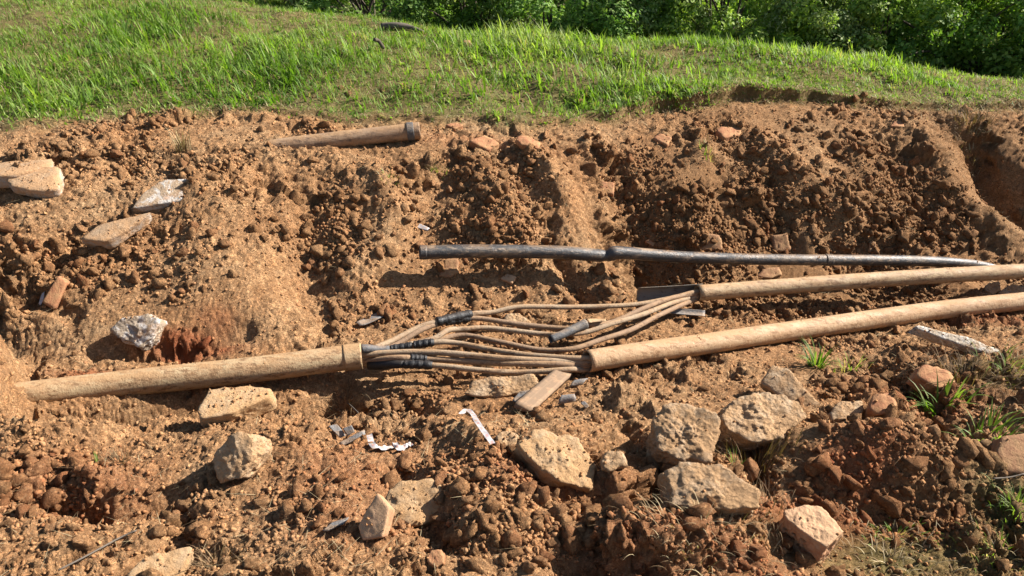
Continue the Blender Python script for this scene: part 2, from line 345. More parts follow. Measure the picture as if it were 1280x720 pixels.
DARK = [(900,270,.6,.5,.85),(1150,250,.6,.5,.8),(800,320,.3,.2,.7),(400,250,.18,.2,.35),(600,220,.3,.2,.3),(1000,350,.9,.2,.85),(1230,190,.5,.3,.7),(500,500,.3,.1,.5),(960,150,.9,.25,.55),(1220,480,.4,.2,.7),
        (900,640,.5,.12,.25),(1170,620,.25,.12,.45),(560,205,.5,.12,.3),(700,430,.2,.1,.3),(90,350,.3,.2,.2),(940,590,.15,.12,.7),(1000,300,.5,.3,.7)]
RED = [(240,440,.24,.045,1.),(150,470,.3,.03,.7),(1150,520,.25,.13,.5),(1010,660,.4,.1,.65),(1080,570,.14,.10,.6),(870,690,.35,.1,.6),(1240,400,.3,.08,.6),(690,610,.25,.1,.4),(100,620,.25,.15,.35),(600,175,.4,.08,.3),(460,600,.3,.3,.3),(270,400,.1,.06,.4)]
OLIVE = [(1150,700,.4,.1,.8),(1280,640,.15,.2,.8),(1230,470,.2,.1,.4)]

def graded(a, b, s0, g):
    L = [a]; s = s0
    while L[-1] < b: L.append(L[-1]+s); s *= g
    return L
ys = list(reversed([1.15-v for v in graded(0, 18, .03, 1.35)[1:]]))
y = 1.15
while y < 5.45: ys.append(y); y += .0042+.0023*(y-1.15)
ys += graded(5.45, 90, .016, 1.045)
ys = np.array(ys)
sc = np.linspace(-1, 1, 800); so = np.array(graded(1, 14, .006, 1.13)[1:])
ss = np.concatenate([-so[::-1], sc, so])
hw = .75*np.clip(ys, 1, 12)+.75
X = (hw[:, None]*ss[None]).ravel(); Y = np.repeat(ys, len(ss)); NR, NCc = len(ys), len(ss)
Z = base1(X, Y)
G = np.stack([X, Y, Z], 1).reshape(NR, NCc, 3)
def grid_normals(G):
    du = np.gradient(G, axis=1); dv = np.gradient(G, axis=0); n = np.cross(du, dv)
    return (n/np.maximum(np.linalg.norm(n, axis=2, keepdims=True), 1e-9)).reshape(-1, 3)
N = grid_normals(G); P = G.reshape(-1, 3).copy()
ed = edge_dist(X, Y); dirt = 1/(1+np.exp(np.clip(ed/.035, -30, 30)))
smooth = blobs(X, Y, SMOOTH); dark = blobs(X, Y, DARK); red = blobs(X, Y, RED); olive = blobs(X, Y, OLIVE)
near = (np.abs(X) < 7) & (Y > .6) & (Y < 8.5)
pn = P[near].astype(np.float32); D = np.zeros(len(pn), np.float32)
rough = np.clip(.52+1.5*fbm(pn*2.2, 3, 40), .10, 1.3)
patch = np.clip(.45+1.9*fbm(pn*3.6, 3, 41), 0, 1.25)
ro = rough*(1-.88*smooth[near])*dirt[near]
D += .035*fbm(pn*2.2, 3, 50)*(1-.4*smooth[near])
w = pn+.02*np.stack([vnoise(pn*9, 60), vnoise(pn*9, 61), vnoise(pn*9, 62)], 1)
dm = dirt[near] > .02
def facets(scale, seed):
    q = w[dm]*scale; f = np.floor(q).astype(np.int64); best = np.full(len(q), 9., np.float32); hh = np.zeros(len(q), np.float32)
    for a in (-1, 0, 1):
        for b in (-1, 0, 1):
            for c in (-1, 0, 1):
                gx, gy, gz = f[:, 0]+a, f[:, 1]+b, f[:, 2]+c; h1 = _hash(gx, gy, gz, seed); h2 = _hash(gx, gy, gz, seed+11); h3 = _hash(gx, gy, gz, seed+23)
                dx = q[:, 0]-gx-h1; dy = q[:, 1]-gy-h2; dz = q[:, 2]-gz-h3; d = dx*dx+dy*dy+dz*dz; m = d < best
                t = (h2*7.3 % 1)-.5+((h3*9.1 % 1)-.5)*dx*2.4+((h1*5.7 % 1)-.5)*dy*2.4+((h2*3.3 % 1)-.5)*dz*2.4
                best = np.where(m, d, best); hh = np.where(m, t, hh)
    o = np.zeros(len(pn), np.float32); o[dm] = hh; return o
def lumps(scale, seed):
    f, b = worley(w[dm]*scale, seed); h = np.zeros(len(pn), np.float32)
    h[dm] = np.clip(1-(f/.62)**2, -.25, 1)*(.35+.9*b); return h
D += .022*lumps(9, 1)*ro*patch
D += .055*facets(6.5, 6)*ro*np.clip(patch-.25, 0, 1)*1.2
D += .022*facets(15, 7)*ro*(.4+patch)
D += .011*lumps(19, 2)*ro*(.3+patch)
D += .0085*facets(33, 8)*(ro+.06*dirt[near])
D += .0035*lumps(44, 3)*ro
D += .0042*facets(75, 9)*(ro+.25*dirt[near])
D += .001*lumps(95, 4)*(ro*.8+.15*dirt[near])
f2 = fbm(pn*30, 4, 70, .65); D += .013*f2*(.45+.55*ro)*(.75+.25*dirt[near]); D += .006*fbm(pn*75, 3, 71, .7)*(.35+.65*dirt[near])
# smoothly cut faces: bucket scratches running down the bank, small cracks
st = fbm(pn*np.array([34., 7, 9], np.float32), 3, 80); D += .010*st*smooth[near]*dirt[near]
ck = np.abs(fbm(pn*11, 3, 81)); D -= .016*np.clip(1-ck/.035, 0, 1)*smooth[near]*dirt[near]
# rills down the bank
bank = np.exp(-((pn[:, 1]-4.05)/.45)**2)*dirt[near]
rl = 1-2*np.abs(fbm(np.stack([pn[:, 0]*2.4+.9*pn[:, 1], pn[:, 1]*.8, pn[:, 1]*0], 1), 3, 90)); D += .05*(rl-.4)*bank*np.clip(1.1-smooth[near], 0, 1)
# grass zone undulation
D += (1-dirt[near])*.05*fbm(pn*3.2, 3, 95)
# turf lip, thicker on the right
e_ = ed[near]; am = .012+.03*np.clip((pn[:, 0]-.5)/.4, 0, 1)*np.clip((2.6-pn[:, 0])/.5, .3, 1)
lip = am*(np.exp(-(np.maximum(e_, 0)/.16)**2)/(1+np.exp(np.clip(-(e_-.0)/.009, -30, 30)))-.8*np.exp(-(np.minimum(e_+.02, 0)/.08)**2)*(e_ < .01)); D += lip
# ragged red band: vertical tooth marks
D += .012*np.sign(vnoise(np.stack([pn[:, 0]*50, pn[:, 2]*22, pn[:, 1]*9], 1), 97)+.1)*blobs(pn[:, 0], pn[:, 1], [(215,445,.2,.045,1.)])
P[near] += N[near]*D[:, None]
N = grid_normals(P.reshape(NR, NCc, 3))
olive = np.maximum(olive, 1-dirt)
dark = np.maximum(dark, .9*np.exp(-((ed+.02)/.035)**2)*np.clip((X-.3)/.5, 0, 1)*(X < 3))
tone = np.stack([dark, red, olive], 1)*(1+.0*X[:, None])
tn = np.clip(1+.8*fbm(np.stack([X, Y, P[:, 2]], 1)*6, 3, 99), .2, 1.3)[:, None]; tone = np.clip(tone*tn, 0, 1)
tone[:, 2] = np.maximum(tone[:, 2], (1-dirt)*.95)
ii = (np.arange(NR-1)[:, None]*NCc+np.arange(NCc-1)[None]).ravel()
F = np.stack([ii, ii+1, ii+NCc+1, ii+NCc], 1)
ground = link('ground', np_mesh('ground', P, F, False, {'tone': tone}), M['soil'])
ground['kind'] = 'structure'
bpy.context.view_layer.update()
def hit(px, py):
    d = Vector(ray(px, py)).normalized()
    ok, loc, nr, i = ground.ray_cast(Vector((0, 0, CAMZ)), d)
    return np.array(loc) if ok else march(base1, px, py)
def down(x, y):
    ok, loc, nr, i = ground.ray_cast(Vector((x, y, 6)), Vector((0, 0, -1)))
    return loc.z if ok else float(base1([x], [y])[0])
def tone_at(p):
    j = np.argmin((P[:, 0]-p[0])**2+(P[:, 1]-p[1])**2); return tone[j]

# ------------------------------------------------------------------ rock builder
def ico(sub):
    import bmesh
    bm = bmesh.new(); bmesh.ops.create_icosphere(bm, subdivisions=sub, radius=1)
    V = np.array([v.co[:] for v in bm.verts]); F = np.array([[v.index for v in f.verts] for f in bm.faces]); bm.free(); return V, F
ICO = {k: ico(k) for k in (1, 2, 3, 4, 5, 6)}
ICO[0] = (np.array([[1., 0, 0], [0, 1, 0], [-1, 0, 0], [0, -1, 0], [0, 0, 1], [0, 0, -1]]), np.array([[0, 1, 4], [1, 2, 4], [2, 3, 4], [3, 0, 4], [1, 0, 5], [2, 1, 5], [3, 2, 5], [0, 3, 5]]))
def cut_solid(planes, ext, frame, sub, rough, seed, detail=1.0):
    """planes: (normal in local frame, dist); ext: half sizes; returns verts in world axes relative to the centre"""
    D0, F = ICO[sub]; d = D0*np.array(ext)[None]
    r = np.full(len(d), 1e9)
    for n, dist in planes:
        dn = d@np.asarray(n, float); r = np.where(dn > 1e-6, np.minimum(r, dist/np.maximum(dn, 1e-6)), r)
    # soften the edges a little: blend with a smooth minimum
    acc = np.zeros(len(d))
    for n, dist in planes:
        dn = np.maximum(d@np.asarray(n, float), 0)/dist; acc += dn**34
    r = acc**(-1/34.)
    V = d*r[:, None]; s = min(ext)
    nn = V/np.maximum(np.linalg.norm(V, axis=1, keepdims=True), 1e-6)
    a = fbm(V*(1.1/max(ext))+seed*3.1, 3, seed)*.10*max(ext)*rough
    a += fbm(V*20+seed, 5, seed+3, .7)*.019*rough*detail
    a -= np.clip(.32-worley(V*38+seed, seed)[0], 0, 1)*.016*rough*detail
    V = V+nn*a[:, None]
    R = np.array(frame).T
    return V@R.T, F
def edge_attr(V, F, n):
    fn = np.cross(V[F[:, 1]]-V[F[:, 0]], V[F[:, 2]]-V[F[:, 0]]); vn = np.zeros_like(V)
    for k in range(3): np.add.at(vn, F[:, k], fn)
    vn /= np.maximum(np.linalg.norm(vn, axis=1, keepdims=True), 1e-12); return np.clip((.62-vn@n)/.2, 0, 1), vn
TOPS = []
def ortho(n, seed=0):
    n = np.asarray(n, float); n = n/np.linalg.norm(n); a = np.array([1., 0, 0]); e1 = a-n*a.dot(n); e1 /= np.linalg.norm(e1)
    return e1, np.cross(n, e1), n
def slab(name, label, cat, poly, anchor, n, thick, m, lift=.0, rough=.6, taper=.12, sub=4, seed=1, group=None, kind=None, detail=1.0, base=None):
    e1, e2, n = ortho(n)
    P0 = (hit(*anchor) if base is None else np.array(base))+np.array([0, 0, 1.])*(lift+.016)
    pts = []
    for px, py in poly:
        d = ray(px, py); o = np.array([0, 0, CAMZ]); t = (P0-o).dot(n)/d.dot(n); pts.append(o+d*t)
    pts = np.array(pts); c = pts.mean(0); L = np.stack([(pts-c)@e1, (pts-c)@e2], 1)
    if sum(L[i][0]*L[(i+1) % len(L)][1]-L[i][1]*L[(i+1) % len(L)][0] for i in range(len(L))) < 0: L = L[::-1]
    rr = random.Random(seed); planes = []; h = thick/2
    planes.append(((rr.uniform(-.05, .05), rr.uniform(-.05, .05), 1), h)); planes.append(((rr.uniform(-.1, .1), rr.uniform(-.1, .1), -1), h))
    for i in range(len(L)):
        a, b = L[i], L[(i+1) % len(L)]; e = b-a; le = np.linalg.norm(e)
        if le < 1e-4: continue
        nn = np.array([e[1], -e[0]])/le; dist = nn.dot(a)
        if dist < .004: continue
        t = rr.uniform(-taper, taper)
        v = np.array([nn[0], nn[1], t]); q = np.array([a[0], a[1], h]); k = np.linalg.norm(v)
        planes.append((v/k, max(v.dot(q)/k, .004)))
    ext = (max(abs(L[:, 0])), max(abs(L[:, 1])), h)
    V, F = cut_solid(planes, ext, (e1, e2, n), sub, rough, seed, detail)
    cen = c-n*h
    ea, vn = edge_attr(V, F, n); me = np_mesh(name, V, F, True, {'tone': np.repeat(tone_at(cen)[None], len(V), 0), 'edge': ea})
    up = vn[:, 2] > .55; sel = np.where(up)[0]
    if len(sel): q_ = np.random.default_rng(seed).choice(sel, min(len(sel), int(6+16000*ext[0]*ext[1]*(.7 if m == 'conc_dirty' else .0 if 'brick' in m else .15)))); TOPS.append((V[q_]+cen, vn[q_], tone_at(cen)*.0))
    o = link(name, me, M[m], None, cen); tag(o, label, cat, group, kind); return o

# concrete, bricks
CG = 'broken concrete lumps in the spoil'
slab('concrete_slab', 'thin concrete slab at the far left edge with white plastered corner', 'concrete', [(-40,208),(20,201),(66,199),(62,206),(20,219),(-40,220)], (20,222), (0,-.12,1), .065, 'plaster', .03, .5, seed=3, group=CG)
slab('concrete_slab', 'soil topped concrete block with pale broken side below the thin slab at far left', 'concrete', [(5,222),(38,212),(74,208),(72,236),(45,238),(12,232)], (40,240), (.1,-.35,1), .06, 'plaster', .045, .7, seed=4, group=CG)
slab('concrete_slab', 'rounded concrete piece with white paint streaks on the left bank', 'concrete', [(162,262),(180,238),(205,224),(234,223),(236,240),(228,250)], (195,256), (.25,-.75,1), .07, 'streak', .05, .6, seed=5, group=CG, sub=5)
slab('concrete_slab', 'long concrete slab with bright white edge casting a shadow on the left bank', 'concrete', [(100,300),(128,278),(170,268),(190,262),(186,274),(155,290),(138,303)], (130,303), (.0,-.6,1), .07, 'plaster', .06, .5, seed=6, group=CG, sub=5)
slab('concrete_lump', 'white speckled concrete lump hanging over the red cut soil', 'concrete', [(133,412),(155,395),(185,390),(200,400),(192,420),(175,436),(150,425)], (165,430), (0,-.9,.8), .09, 'salt', .06, 1.1, seed=7, group=CG, sub=5)
slab('concrete_slab', 'flat dusty concrete slab resting under the left pipe', 'concrete', [(246,510),(262,487),(310,480),(340,484),(338,496),(290,516),(250,524)], (295,522), (.1,-.3,1), .08, 'conc_dirty', .03, .6, seed=8, group=CG, sub=5)
slab('concrete_lump', 'upright pale concrete lump casting a dark shadow in the left foreground', 'concrete', [(266,575),(280,552),(300,541),(317,545),(316,570),(300,598),(275,603)], (290,603), (-.2,-1,.75), .10, 'conc', .06, 1.1, seed=9, group=CG, sub=5)
slab('concrete_lump', 'pale rough concrete lump below the cables', 'concrete', [(580,492),(590,475),(630,468),(668,468),(675,482),(655,492),(610,497)], (625,495), (0,-.8,1), .09, 'conc', .03, 1.1, seed=10, group=CG, sub=5)
slab('concrete_lump', 'large pitted concrete lump left of the two light boulders', 'concrete', [(812,530),(830,507),(862,504),(895,520),(903,540),(885,575),(855,577),(820,562)], (858,570), (0,-.7,1), .13, 'conc_grey', .05, 1.2, seed=11, group=CG, sub=6)
slab('concrete_lump', 'blocky pitted concrete lump lowest of the right group with straight left side', 'concrete', [(831,588),(850,578),(900,580),(950,610),(953,634),(900,638),(840,632)], (890,635), (0,-.6,1), .11, 'conc_grey', .03, 1.1, seed=12, group=CG, sub=6)
slab('concrete_lump', 'big pale boulder of conglomerate concrete right of centre', 'concrete', [(900,520),(920,498),(955,488),(1000,500),(1012,520),(985,548),(945,550),(912,540)], (960,548), (.05,-.6,1), .12, 'conc', .05, 1.2, seed=13, group=CG, sub=6)
slab('concrete_slab', 'tilted angular concrete slab leaning behind the big pale boulder', 'concrete', [(950,480),(965,455),(985,458),(1012,490),(1034,516),(1022,530),(995,510),(960,492)], (990,500), (-.2,-.8,1), .08, 'conc', .04, .6, seed=14, group=CG, sub=5)
slab('concrete_slab', 'long soil covered concrete slab in the centre foreground', 'concrete', [(646,556),(668,540),(720,548),(748,580),(738,610),(700,600),(670,580)], (700,600), (.15,-.45,1), .11, 'conc_dirty', .035, 1.0, seed=15, group=CG, sub=6)
slab('concrete_lump', 'small pale lump between the boulder and the red clod', 'concrete', [(1036,515),(1050,502),(1080,500),(1082,515),(1060,527),(1040,526)], (1060,525), (0,-.6,1), .05, 'conc', .02, 1, seed=16, group=CG)
slab('concrete_strip', 'long narrow whitish concrete strip on the right below the pipes', 'concrete', [(1140,408),(1150,405),(1215,424),(1266,444),(1258,450),(1228,440),(1180,424)], (1205,443), (.0,-.7,1), .045, 'white', .03, .5, seed=17, group=CG, sub=5)
slab('concrete_lump', 'dusty concrete lump behind the pinkish brick in the foreground', 'concrete', [(482,622),(500,602),(545,600),(560,618),(552,650),(515,655),(485,645)], (520,650), (0,-.6,1), .09, 'conc_dirty', .03, 1.2, seed=18, group=CG, sub=5)
slab('concrete_lump', 'small grey stone at the left end of the long soil covered slab', 'stone', [(620,545),(632,537),(645,542),(642,557),(628,558)], (632,556), (0,-.6,1), .04, 'conc', .015, 1, seed=19, group=CG)
slab('concrete_lump', 'pale rubble lump at the right edge between the two pipes', 'concrete', [(1248,366),(1262,357),(1285,357),(1290,368),(1260,372)], (1265,371), (0,-.5,1), .05, 'conc', .02, 1, seed=20, group=CG)
slab('concrete_lump', 'bluish grey rubble lump beside the upper pipe near the right edge', 'concrete', [(1228,360),(1240,350),(1252,352),(1252,362),(1240,368)], (1240,367), (0,-.5,1), .05, 'conc_grey', .015, 1, seed=21, group=CG)
slab('concrete_lump', 'small pale lump right of the long soil covered slab', 'stone', [(750,575),(758,563),(778,565),(782,580),(765,590),(752,586)], (765,588), (0,-.6,1), .05, 'conc', .015, 1, seed=22, group=CG)
slab('concrete_lump', 'pale lump lying behind the cables under the grey tape', 'stone', [(624,408),(632,392),(650,390),(664,402),(660,410)], (642,410), (0,-.7,1), .05, 'conc', .01, 1, seed=23, group=CG)
slab('concrete_slab', 'grey slab breaking through the soil at the bottom left', 'concrete', [(155,722),(180,696),(215,684),(238,684),(232,712),(215,735)], (200,715), (.2,-.5,1), .06, 'conc_dirty', .01, .8, seed=24, group=CG, sub=5)
BG = 'bricks and brick pieces in the spoil'
slab('broken_brick', 'pinkish broken brick standing on end in the centre foreground', 'brick', [(446,658),(472,616),(488,634),(478,672),(452,676)], (466,672), (-.35,-.8,1), .055, 'brick_pink', .02, .35, seed=31, group=BG, sub=5, detail=.5, taper=.2)
bk = slab('broken_brick', 'large pale topped hollow brick fragment at the lower right', 'brick', [(980,636),(1004,633),(1026,634),(1056,664),(1033,683),(1013,671),(983,648)], (1012,702), (.03,-.2,1), .10, 'brick_pink', .08, .9, seed=32, group=BG, sub=6, detail=.8, taper=.06)
me = bk.data; q = np.empty(len(me.vertices)*3, np.float32); me.vertices.foreach_get('co', q); q = q.reshape(-1, 3); nn_ = np.empty_like(q).ravel(); me.vertices.foreach_get('normal', nn_); nn_ = nn_.reshape(-1, 3)
sidev = (nn_[:, 0] < -.4) & (nn_[:, 2] < .4)
if sidev.any():
    cs = q[sidev].mean(0); tdir = np.array([nn_[sidev][:, 1].mean(), -nn_[sidev][:, 0].mean(), 0]); tdir /= np.linalg.norm(tdir)
    for a_, b_ in ((-.026, .012), (0, .012), (.026, .012), (-.013, -.02), (.014, -.02)):
        d_ = np.hypot((q-cs)@tdir-a_, q[:, 2]-cs[2]-b_); q[sidev] -= nn_[sidev]*(.022*np.clip((.0085-d_[sidev])/.003, 0, 1))[:, None]
    me.vertices.foreach_set('co', q.ravel()); me.update()
slab('broken_brick', 'orange brick stuck upright in the left bank', 'brick', [(52,378),(72,345),(84,352),(68,388)], (66,388), (.3,-1,.6), .05, 'brick', .02, .3, seed=33, group=BG, detail=.3)
for i, (lab, poly, an, nn, th, mm) in enumerate([
    ('square brown brick resting against the black pipe left of the small brick', [(868,312),(872,290),(900,293),(904,313)], (886,313), (0,-.8,.6), .06, 'brick_dark'),
    ('small upright brick piece just above the black pipe', [(968,315),(967,295),(984,292),(990,314)], (980,315), (.1,-.9,.5), .05, 'brick_dark'),
    ('flat orange brick piece on the upper right bank below the turf lip', [(895,162),(905,157),(928,160),(926,168),(905,172)], (912,170), (.1,-.3,1), .04, 'brick'),
    ('small brick piece half way up the bank above the black pipe', [(750,240),(752,226),(768,228),(767,243)], (760,244), (0,-.7,.8), .045, 'brick'),
    ('brick piece at the rim right of the rusty pipe, beside a second brick', [(585,176),(605,168),(625,178),(612,188)], (605,188), (.2,-.4,1), .045, 'brick'),
    ('slanted brick piece at the rim in a heap of clods', [(645,172),(655,168),(676,178),(672,186),(652,180)], (662,186), (.2,-.4,1), .04, 'brick'),
    ('orange brick piece lying at the rim right of the rusty pipe end', [(556,156),(570,153),(578,156),(568,161)], (567,161), (0,-.3,1), .03, 'brick'),
    ('brick piece on the rim between heap and turf lip', [(817,172),(826,166),(840,172),(834,182)], (828,180), (0,-.5,1), .05, 'brick'),
    ('small pale orange brick piece high on the bank towards the right', [(1112,158),(1118,151),(1130,150),(1130,158)], (1122,159), (0,-.5,1), .035, 'brick'),
    ('orange tile piece above the kink in the black pipe', [(806,302),(814,295),(822,298),(816,308)], (814,308), (0,-.6,1), .03, 'brick'),
    ('flat brown stone lying between the black pipe and the upper yellow pipe', [(946,345),(955,335),(975,333),(978,343),(962,348)], (962,348), (0,-.5,1), .05, 'brick_dark'),
    ('thin brick sliver standing in the bank hollow above the ring of the black pipe', [(1086,316),(1087,302),(1095,302),(1096,316)], (1091,317), (0,-.9,.5), .03, 'brick_dark'),
    ('brick prop under the left end of the black pipe', [(548,345),(556,325),(572,322),(574,340),(562,346)], (560,346), (0,-.7,.8), .05, 'brick_dark'),
    ('rust red clod of clay beside the pale lump on the right', [(1086,510),(1092,494),(1112,490),(1122,505),(1112,518),(1094,518)], (1104,518), (0,-.6,1), .07, 'brick'),
    ('rust brown clay block at the right edge above the grass', [(1246,580),(1252,545),(1290,540),(1300,590),(1260,592)], (1262,588), (0,-.7,1), .10, 'brick_dark'),
    ('long orange clay block on the right bank below the pale strip', [(1145,470),(1155,455),(1190,465),(1196,480),(1180,488)], (1172,486), (.2,-.6,1), .06, 'brick'),
    ('small ochre stone at the bottom of the centre foreground', [(532,700),(538,686),(552,686),(556,702),(545,712)], (545,710), (0,-.6,1), .045, 'brick'),
    ('brown stone wedged between the two big right lumps', [(808,575),(812,556),(826,552),(834,572),(822,588)], (822,588), (0,-.6,1), .06, 'conc_dirty'),
    ('small pale brick flake lying on the slope below the black pipe', [(625,348),(632,341),(646,346),(640,354)], (635,353), (0,-.5,1), .025, 'brick_pink'),
    ('brown block under the lower edge of the pale topped brick', [(1005,694),(1015,684),(1030,690),(1026,704),(1012,704)], (1018,704), (0,-.6,1), .05, 'conc_dirty')]):
    slab('brick_piece' if 'brick' in mm else 'stone', lab, 'brick' if 'brick' in lab or 'tile' in lab else 'stone', poly, an, nn, th, mm, .004, 1.2, seed=50+i, group=BG if 'brick' in lab else None, detail=.5)

# ------------------------------------------------------------------ tubes
def spline(pts, n=12):
    pts = [np.asarray(p, float) for p in pts]; out = []
    P_ = [2*pts[0]-pts[1]]+pts+[2*pts[-1]-pts[-2]]
    for i in range(1, len(P_)-2):
        for k in range(n):
            t = k/n; a, b, c, d = P_[i-1], P_[i], P_[i+1], P_[i+2]
            out.append(.5*((2*b)+(c-a)*t+(2*a-5*b+4*c-d)*t*t+(-a+3*b-3*c+d)*t**3))
    out.append(pts[-1]); return np.array(out)
def sweep(path, rad, segs=16, arc=None, wobble=0, seed=0):
    """rings of verts along a path; rad scalar/array; arc=(a0,a1) for a part of the circle. angle 0 = horizontal, pi/2 = up"""
    path = np.asarray(path); T = np.gradient(path, axis=0); T /= np.linalg.norm(T, axis=1, keepdims=True)
    up = np.array([0, 0, 1.]); S = np.cross(T, up); S /= np.linalg.norm(S, axis=1, keepdims=True); U = np.cross(S, T)
    n = len(path); rad = np.broadcast_to(np.asarray(rad, float), (n,))
    full = arc is None; a = np.linspace(0, 2*PI, segs, endpoint=False) if full else np.linspace(arc[0], arc[1], segs)
    V = path[:, None]+rad[:, None, None]*(S[:, None]*np.cos(a)[None, :, None]+U[:, None]*np.sin(a)[None, :, None])
    if wobble:
        q = V.reshape(-1, 3); k = fbm(q*7, 3, seed); c = np.repeat(path, segs, 0); q = c+(q-c)*(1+wobble*k[:, None]); V = q.reshape(n, segs, 3)
    return V
def ring_faces(n, s, off=0, close=True, flip=False):
    i = np.arange(n-1)[:, None]; j = np.arange(s if close else s-1)[None]; j2 = (j+1) % s
    f = np.stack([i*s+j, i*s+j2, (i+1)*s+j2, (i+1)*s+j], -1).reshape(-1, 4)+off
    return f[:, ::-1] if flip else f
def pipe_mesh(path, r, wall=.004, segs=28, wobble=0, seed=0, arc=None):
    close = arc is None
    a = sweep(path, r, segs, arc, wobble, seed); b = sweep(path, np.asarray(r)-wall, segs, arc, wobble, seed); n = len(path); s = segs
    V = np.concatenate([a.reshape(-1, 3), b.reshape(-1, 3)]); o = n*s
    F = [ring_faces(n, s, 0, close), ring_faces(n, s, o, close, True)]
    j = np.arange(s if close else s-1); j2 = (j+1) % s
    F.append(np.stack([j, o+j, o+j2, j2], 1)); e = (n-1)*s; F.append(np.stack([e+j2, o+e+j2, o+e+j, e+j], 1))
    if not close:
        i = np.arange(n-1)
        F.append(np.stack([i*s, (i+1)*s, o+(i+1)*s, o+i*s], 1)); q = s-1
        F.append(np.stack([o+i*s+q, o+(i+1)*s+q, (i+1)*s+q, i*s+q], 1))
    return V, F
def solid_tube(path, r, segs=10, wobble=0, seed=0):
    a = sweep(path, r, segs, None, wobble, seed).reshape(-1, 3); n = len(path)
    V = np.concatenate([a, [path[0], path[-1]]]); F = ring_faces(n, segs); j = np.arange(segs); j2 = (j+1) % segs
    c0 = n*segs; T = np.concatenate([np.stack([j2, j, np.full(segs, c0)], 1), np.stack([(n-1)*segs+j, (n-1)*segs+j2, np.full(segs, c0+1)], 1)])
    return V, [F, T]
def part(name, V, F, m, root, smooth=True, attrs=None):
    o = link(name, np_mesh(name, V-np.array(root.location)[None], F, smooth, attrs), m, root); return o

# yellow duct on the left
root = empty('duct_pipe', PZ(240, 470, -.2)); tag(root, 'thick dusty yellow pipe on the left with wider collar, cables coming out of it', 'pipe')
lp = spline([PZ(5, 497.5, -.20), PZ(60, 490.5, -.20), PZ(150, 480, -.205), PZ(320, 461.5, -.2), PZ(432, 447, -.2), PZ(451, 445, -.2)], 14)
V, F = pipe_mesh(lp, .053, .004, 32, .015, 2); part('pipe_body', V, F, M['pipe'], root)
V, F = pipe_mesh(spline([PZ(429.5, 447.4, -.2), PZ(440, 446.1, -.2), PZ(452.5, 444.9, -.2)], 5), 0.0560, .0025, 32, .01, 3); part('collar', V, F, M['pipe'], root)
# lower right pipe
root = empty('duct_pipe', PZ(960, 418, -.28)); tag(root, 'long pinkish yellow pipe, lower of the two on the right, with open left mouth', 'pipe')
bp = spline([PZ(734, 451.5, -.2), PZ(800, 441, -.215), PZ(880, 430, -.245), PZ(960, 418, -.275), PZ(1040, 406.5, -.30), PZ(1110, 396.5, -.32), PZ(1180, 387, -.335), PZ(1280, 376.5, -.35), PZ(1420, 364, -.37), PZ(1600, 350, -.39)], 14)
V, F = pipe_mesh(bp, .0465, .004, 32, .03, 4); part('pipe_body', V, F, M['pipe_pink'], root)
# upper right pipe and its slit open half shell
root = empty('duct_pipe', PZ(1060, 355, -.28)); tag(root, 'long yellow pipe, upper of the two on the right, cut open at its left end', 'pipe')
ap = spline([PZ(871.5, 366.5, -.25), PZ(960, 359.5, -.262), PZ(1060, 352, -.275), PZ(1160, 345.5, -.285), PZ(1280, 339, -.30), PZ(1450, 331, -.32), PZ(1600, 325, -.34)], 14)
V, F = pipe_mesh(ap, .0405, .0035, 32, .012, 5); part('pipe_body', V, F, M['pipe'], root)
sh = spline([PZ(799, 371, -.25), PZ(835, 369.2, -.25), PZ(880, 366.2, -.251)], 8)
V, F = pipe_mesh(sh, .047, .003, 18, .01, 6, arc=(PI*.70, PI*1.42)); part('half_shell', V, F, M['inner'], root)
ls = spline([PZ(828, 383, -.285), PZ(850, 385.5, -.29), PZ(882, 388, -.29)], 8)
V, F = pipe_mesh(ls, .030, .003, 12, .03, 7, arc=(PI*1.15, PI*1.6)); o = link('pipe_shard', np_mesh('pipe_shard', V, F), M['shard']); tag(o, 'pale curved shell fragment lying under the cut open mouth of the upper pipe', 'plastic shard')
# black pipe
root = empty('black_pipe', PY(800, 318, 3.7)); tag(root, 'black plastic pipe with a dented kink lying across the bank, open at left', 'pipe')
kp = spline([PY(525, 315.5, 3.55), PY(600, 314, 3.60), PY(700, 315.5, 3.66), PY(752, 319.5, 3.70), PY(764, 318, 3.705), PY(776, 316, 3.71), PY(850, 321, 3.77), PY(940, 324, 3.83), PY(1035, 325, 3.90), PY(1120, 325.5, 3.97), PY(1190, 328, 4.05), PY(1235, 334, 4.10), PY(1290, 352, 4.16)], 12)
rr = np.full(len(kp), .0335); kx = np.array([640+FPX*p[0]/(p[1]*cP+(CAMZ-p[2])*sP) for p in kp])
rr = rr-.004*np.clip((kx-764)/100, 0, 1)-.006*np.exp(-((kx-757)/5)**2)+.002*np.exp(-((kx-768)/6)**2)-.004*np.clip((kx-1130)/110, 0, 1)
V, F = pipe_mesh(kp, rr, .004, 28, .02, 8); part('pipe_body', V, F, M['pipe_black'], root)
V, F = pipe_mesh(spline([PY(1031, 325, 3.897), PY(1035, 325, 3.90), PY(1039, 325, 3.903)], 4), .0325, .003, 28); part('joint_ring', V, F, M['pipe_black'], root)
V, F = pipe_mesh(spline([PY(524.5, 315.5, 3.5495), PY(528, 315.5, 3.552), PY(533, 315.4, 3.555)], 4), .0352, .003, 28); part('end_ring', V, F, M['pipe_black'], root)
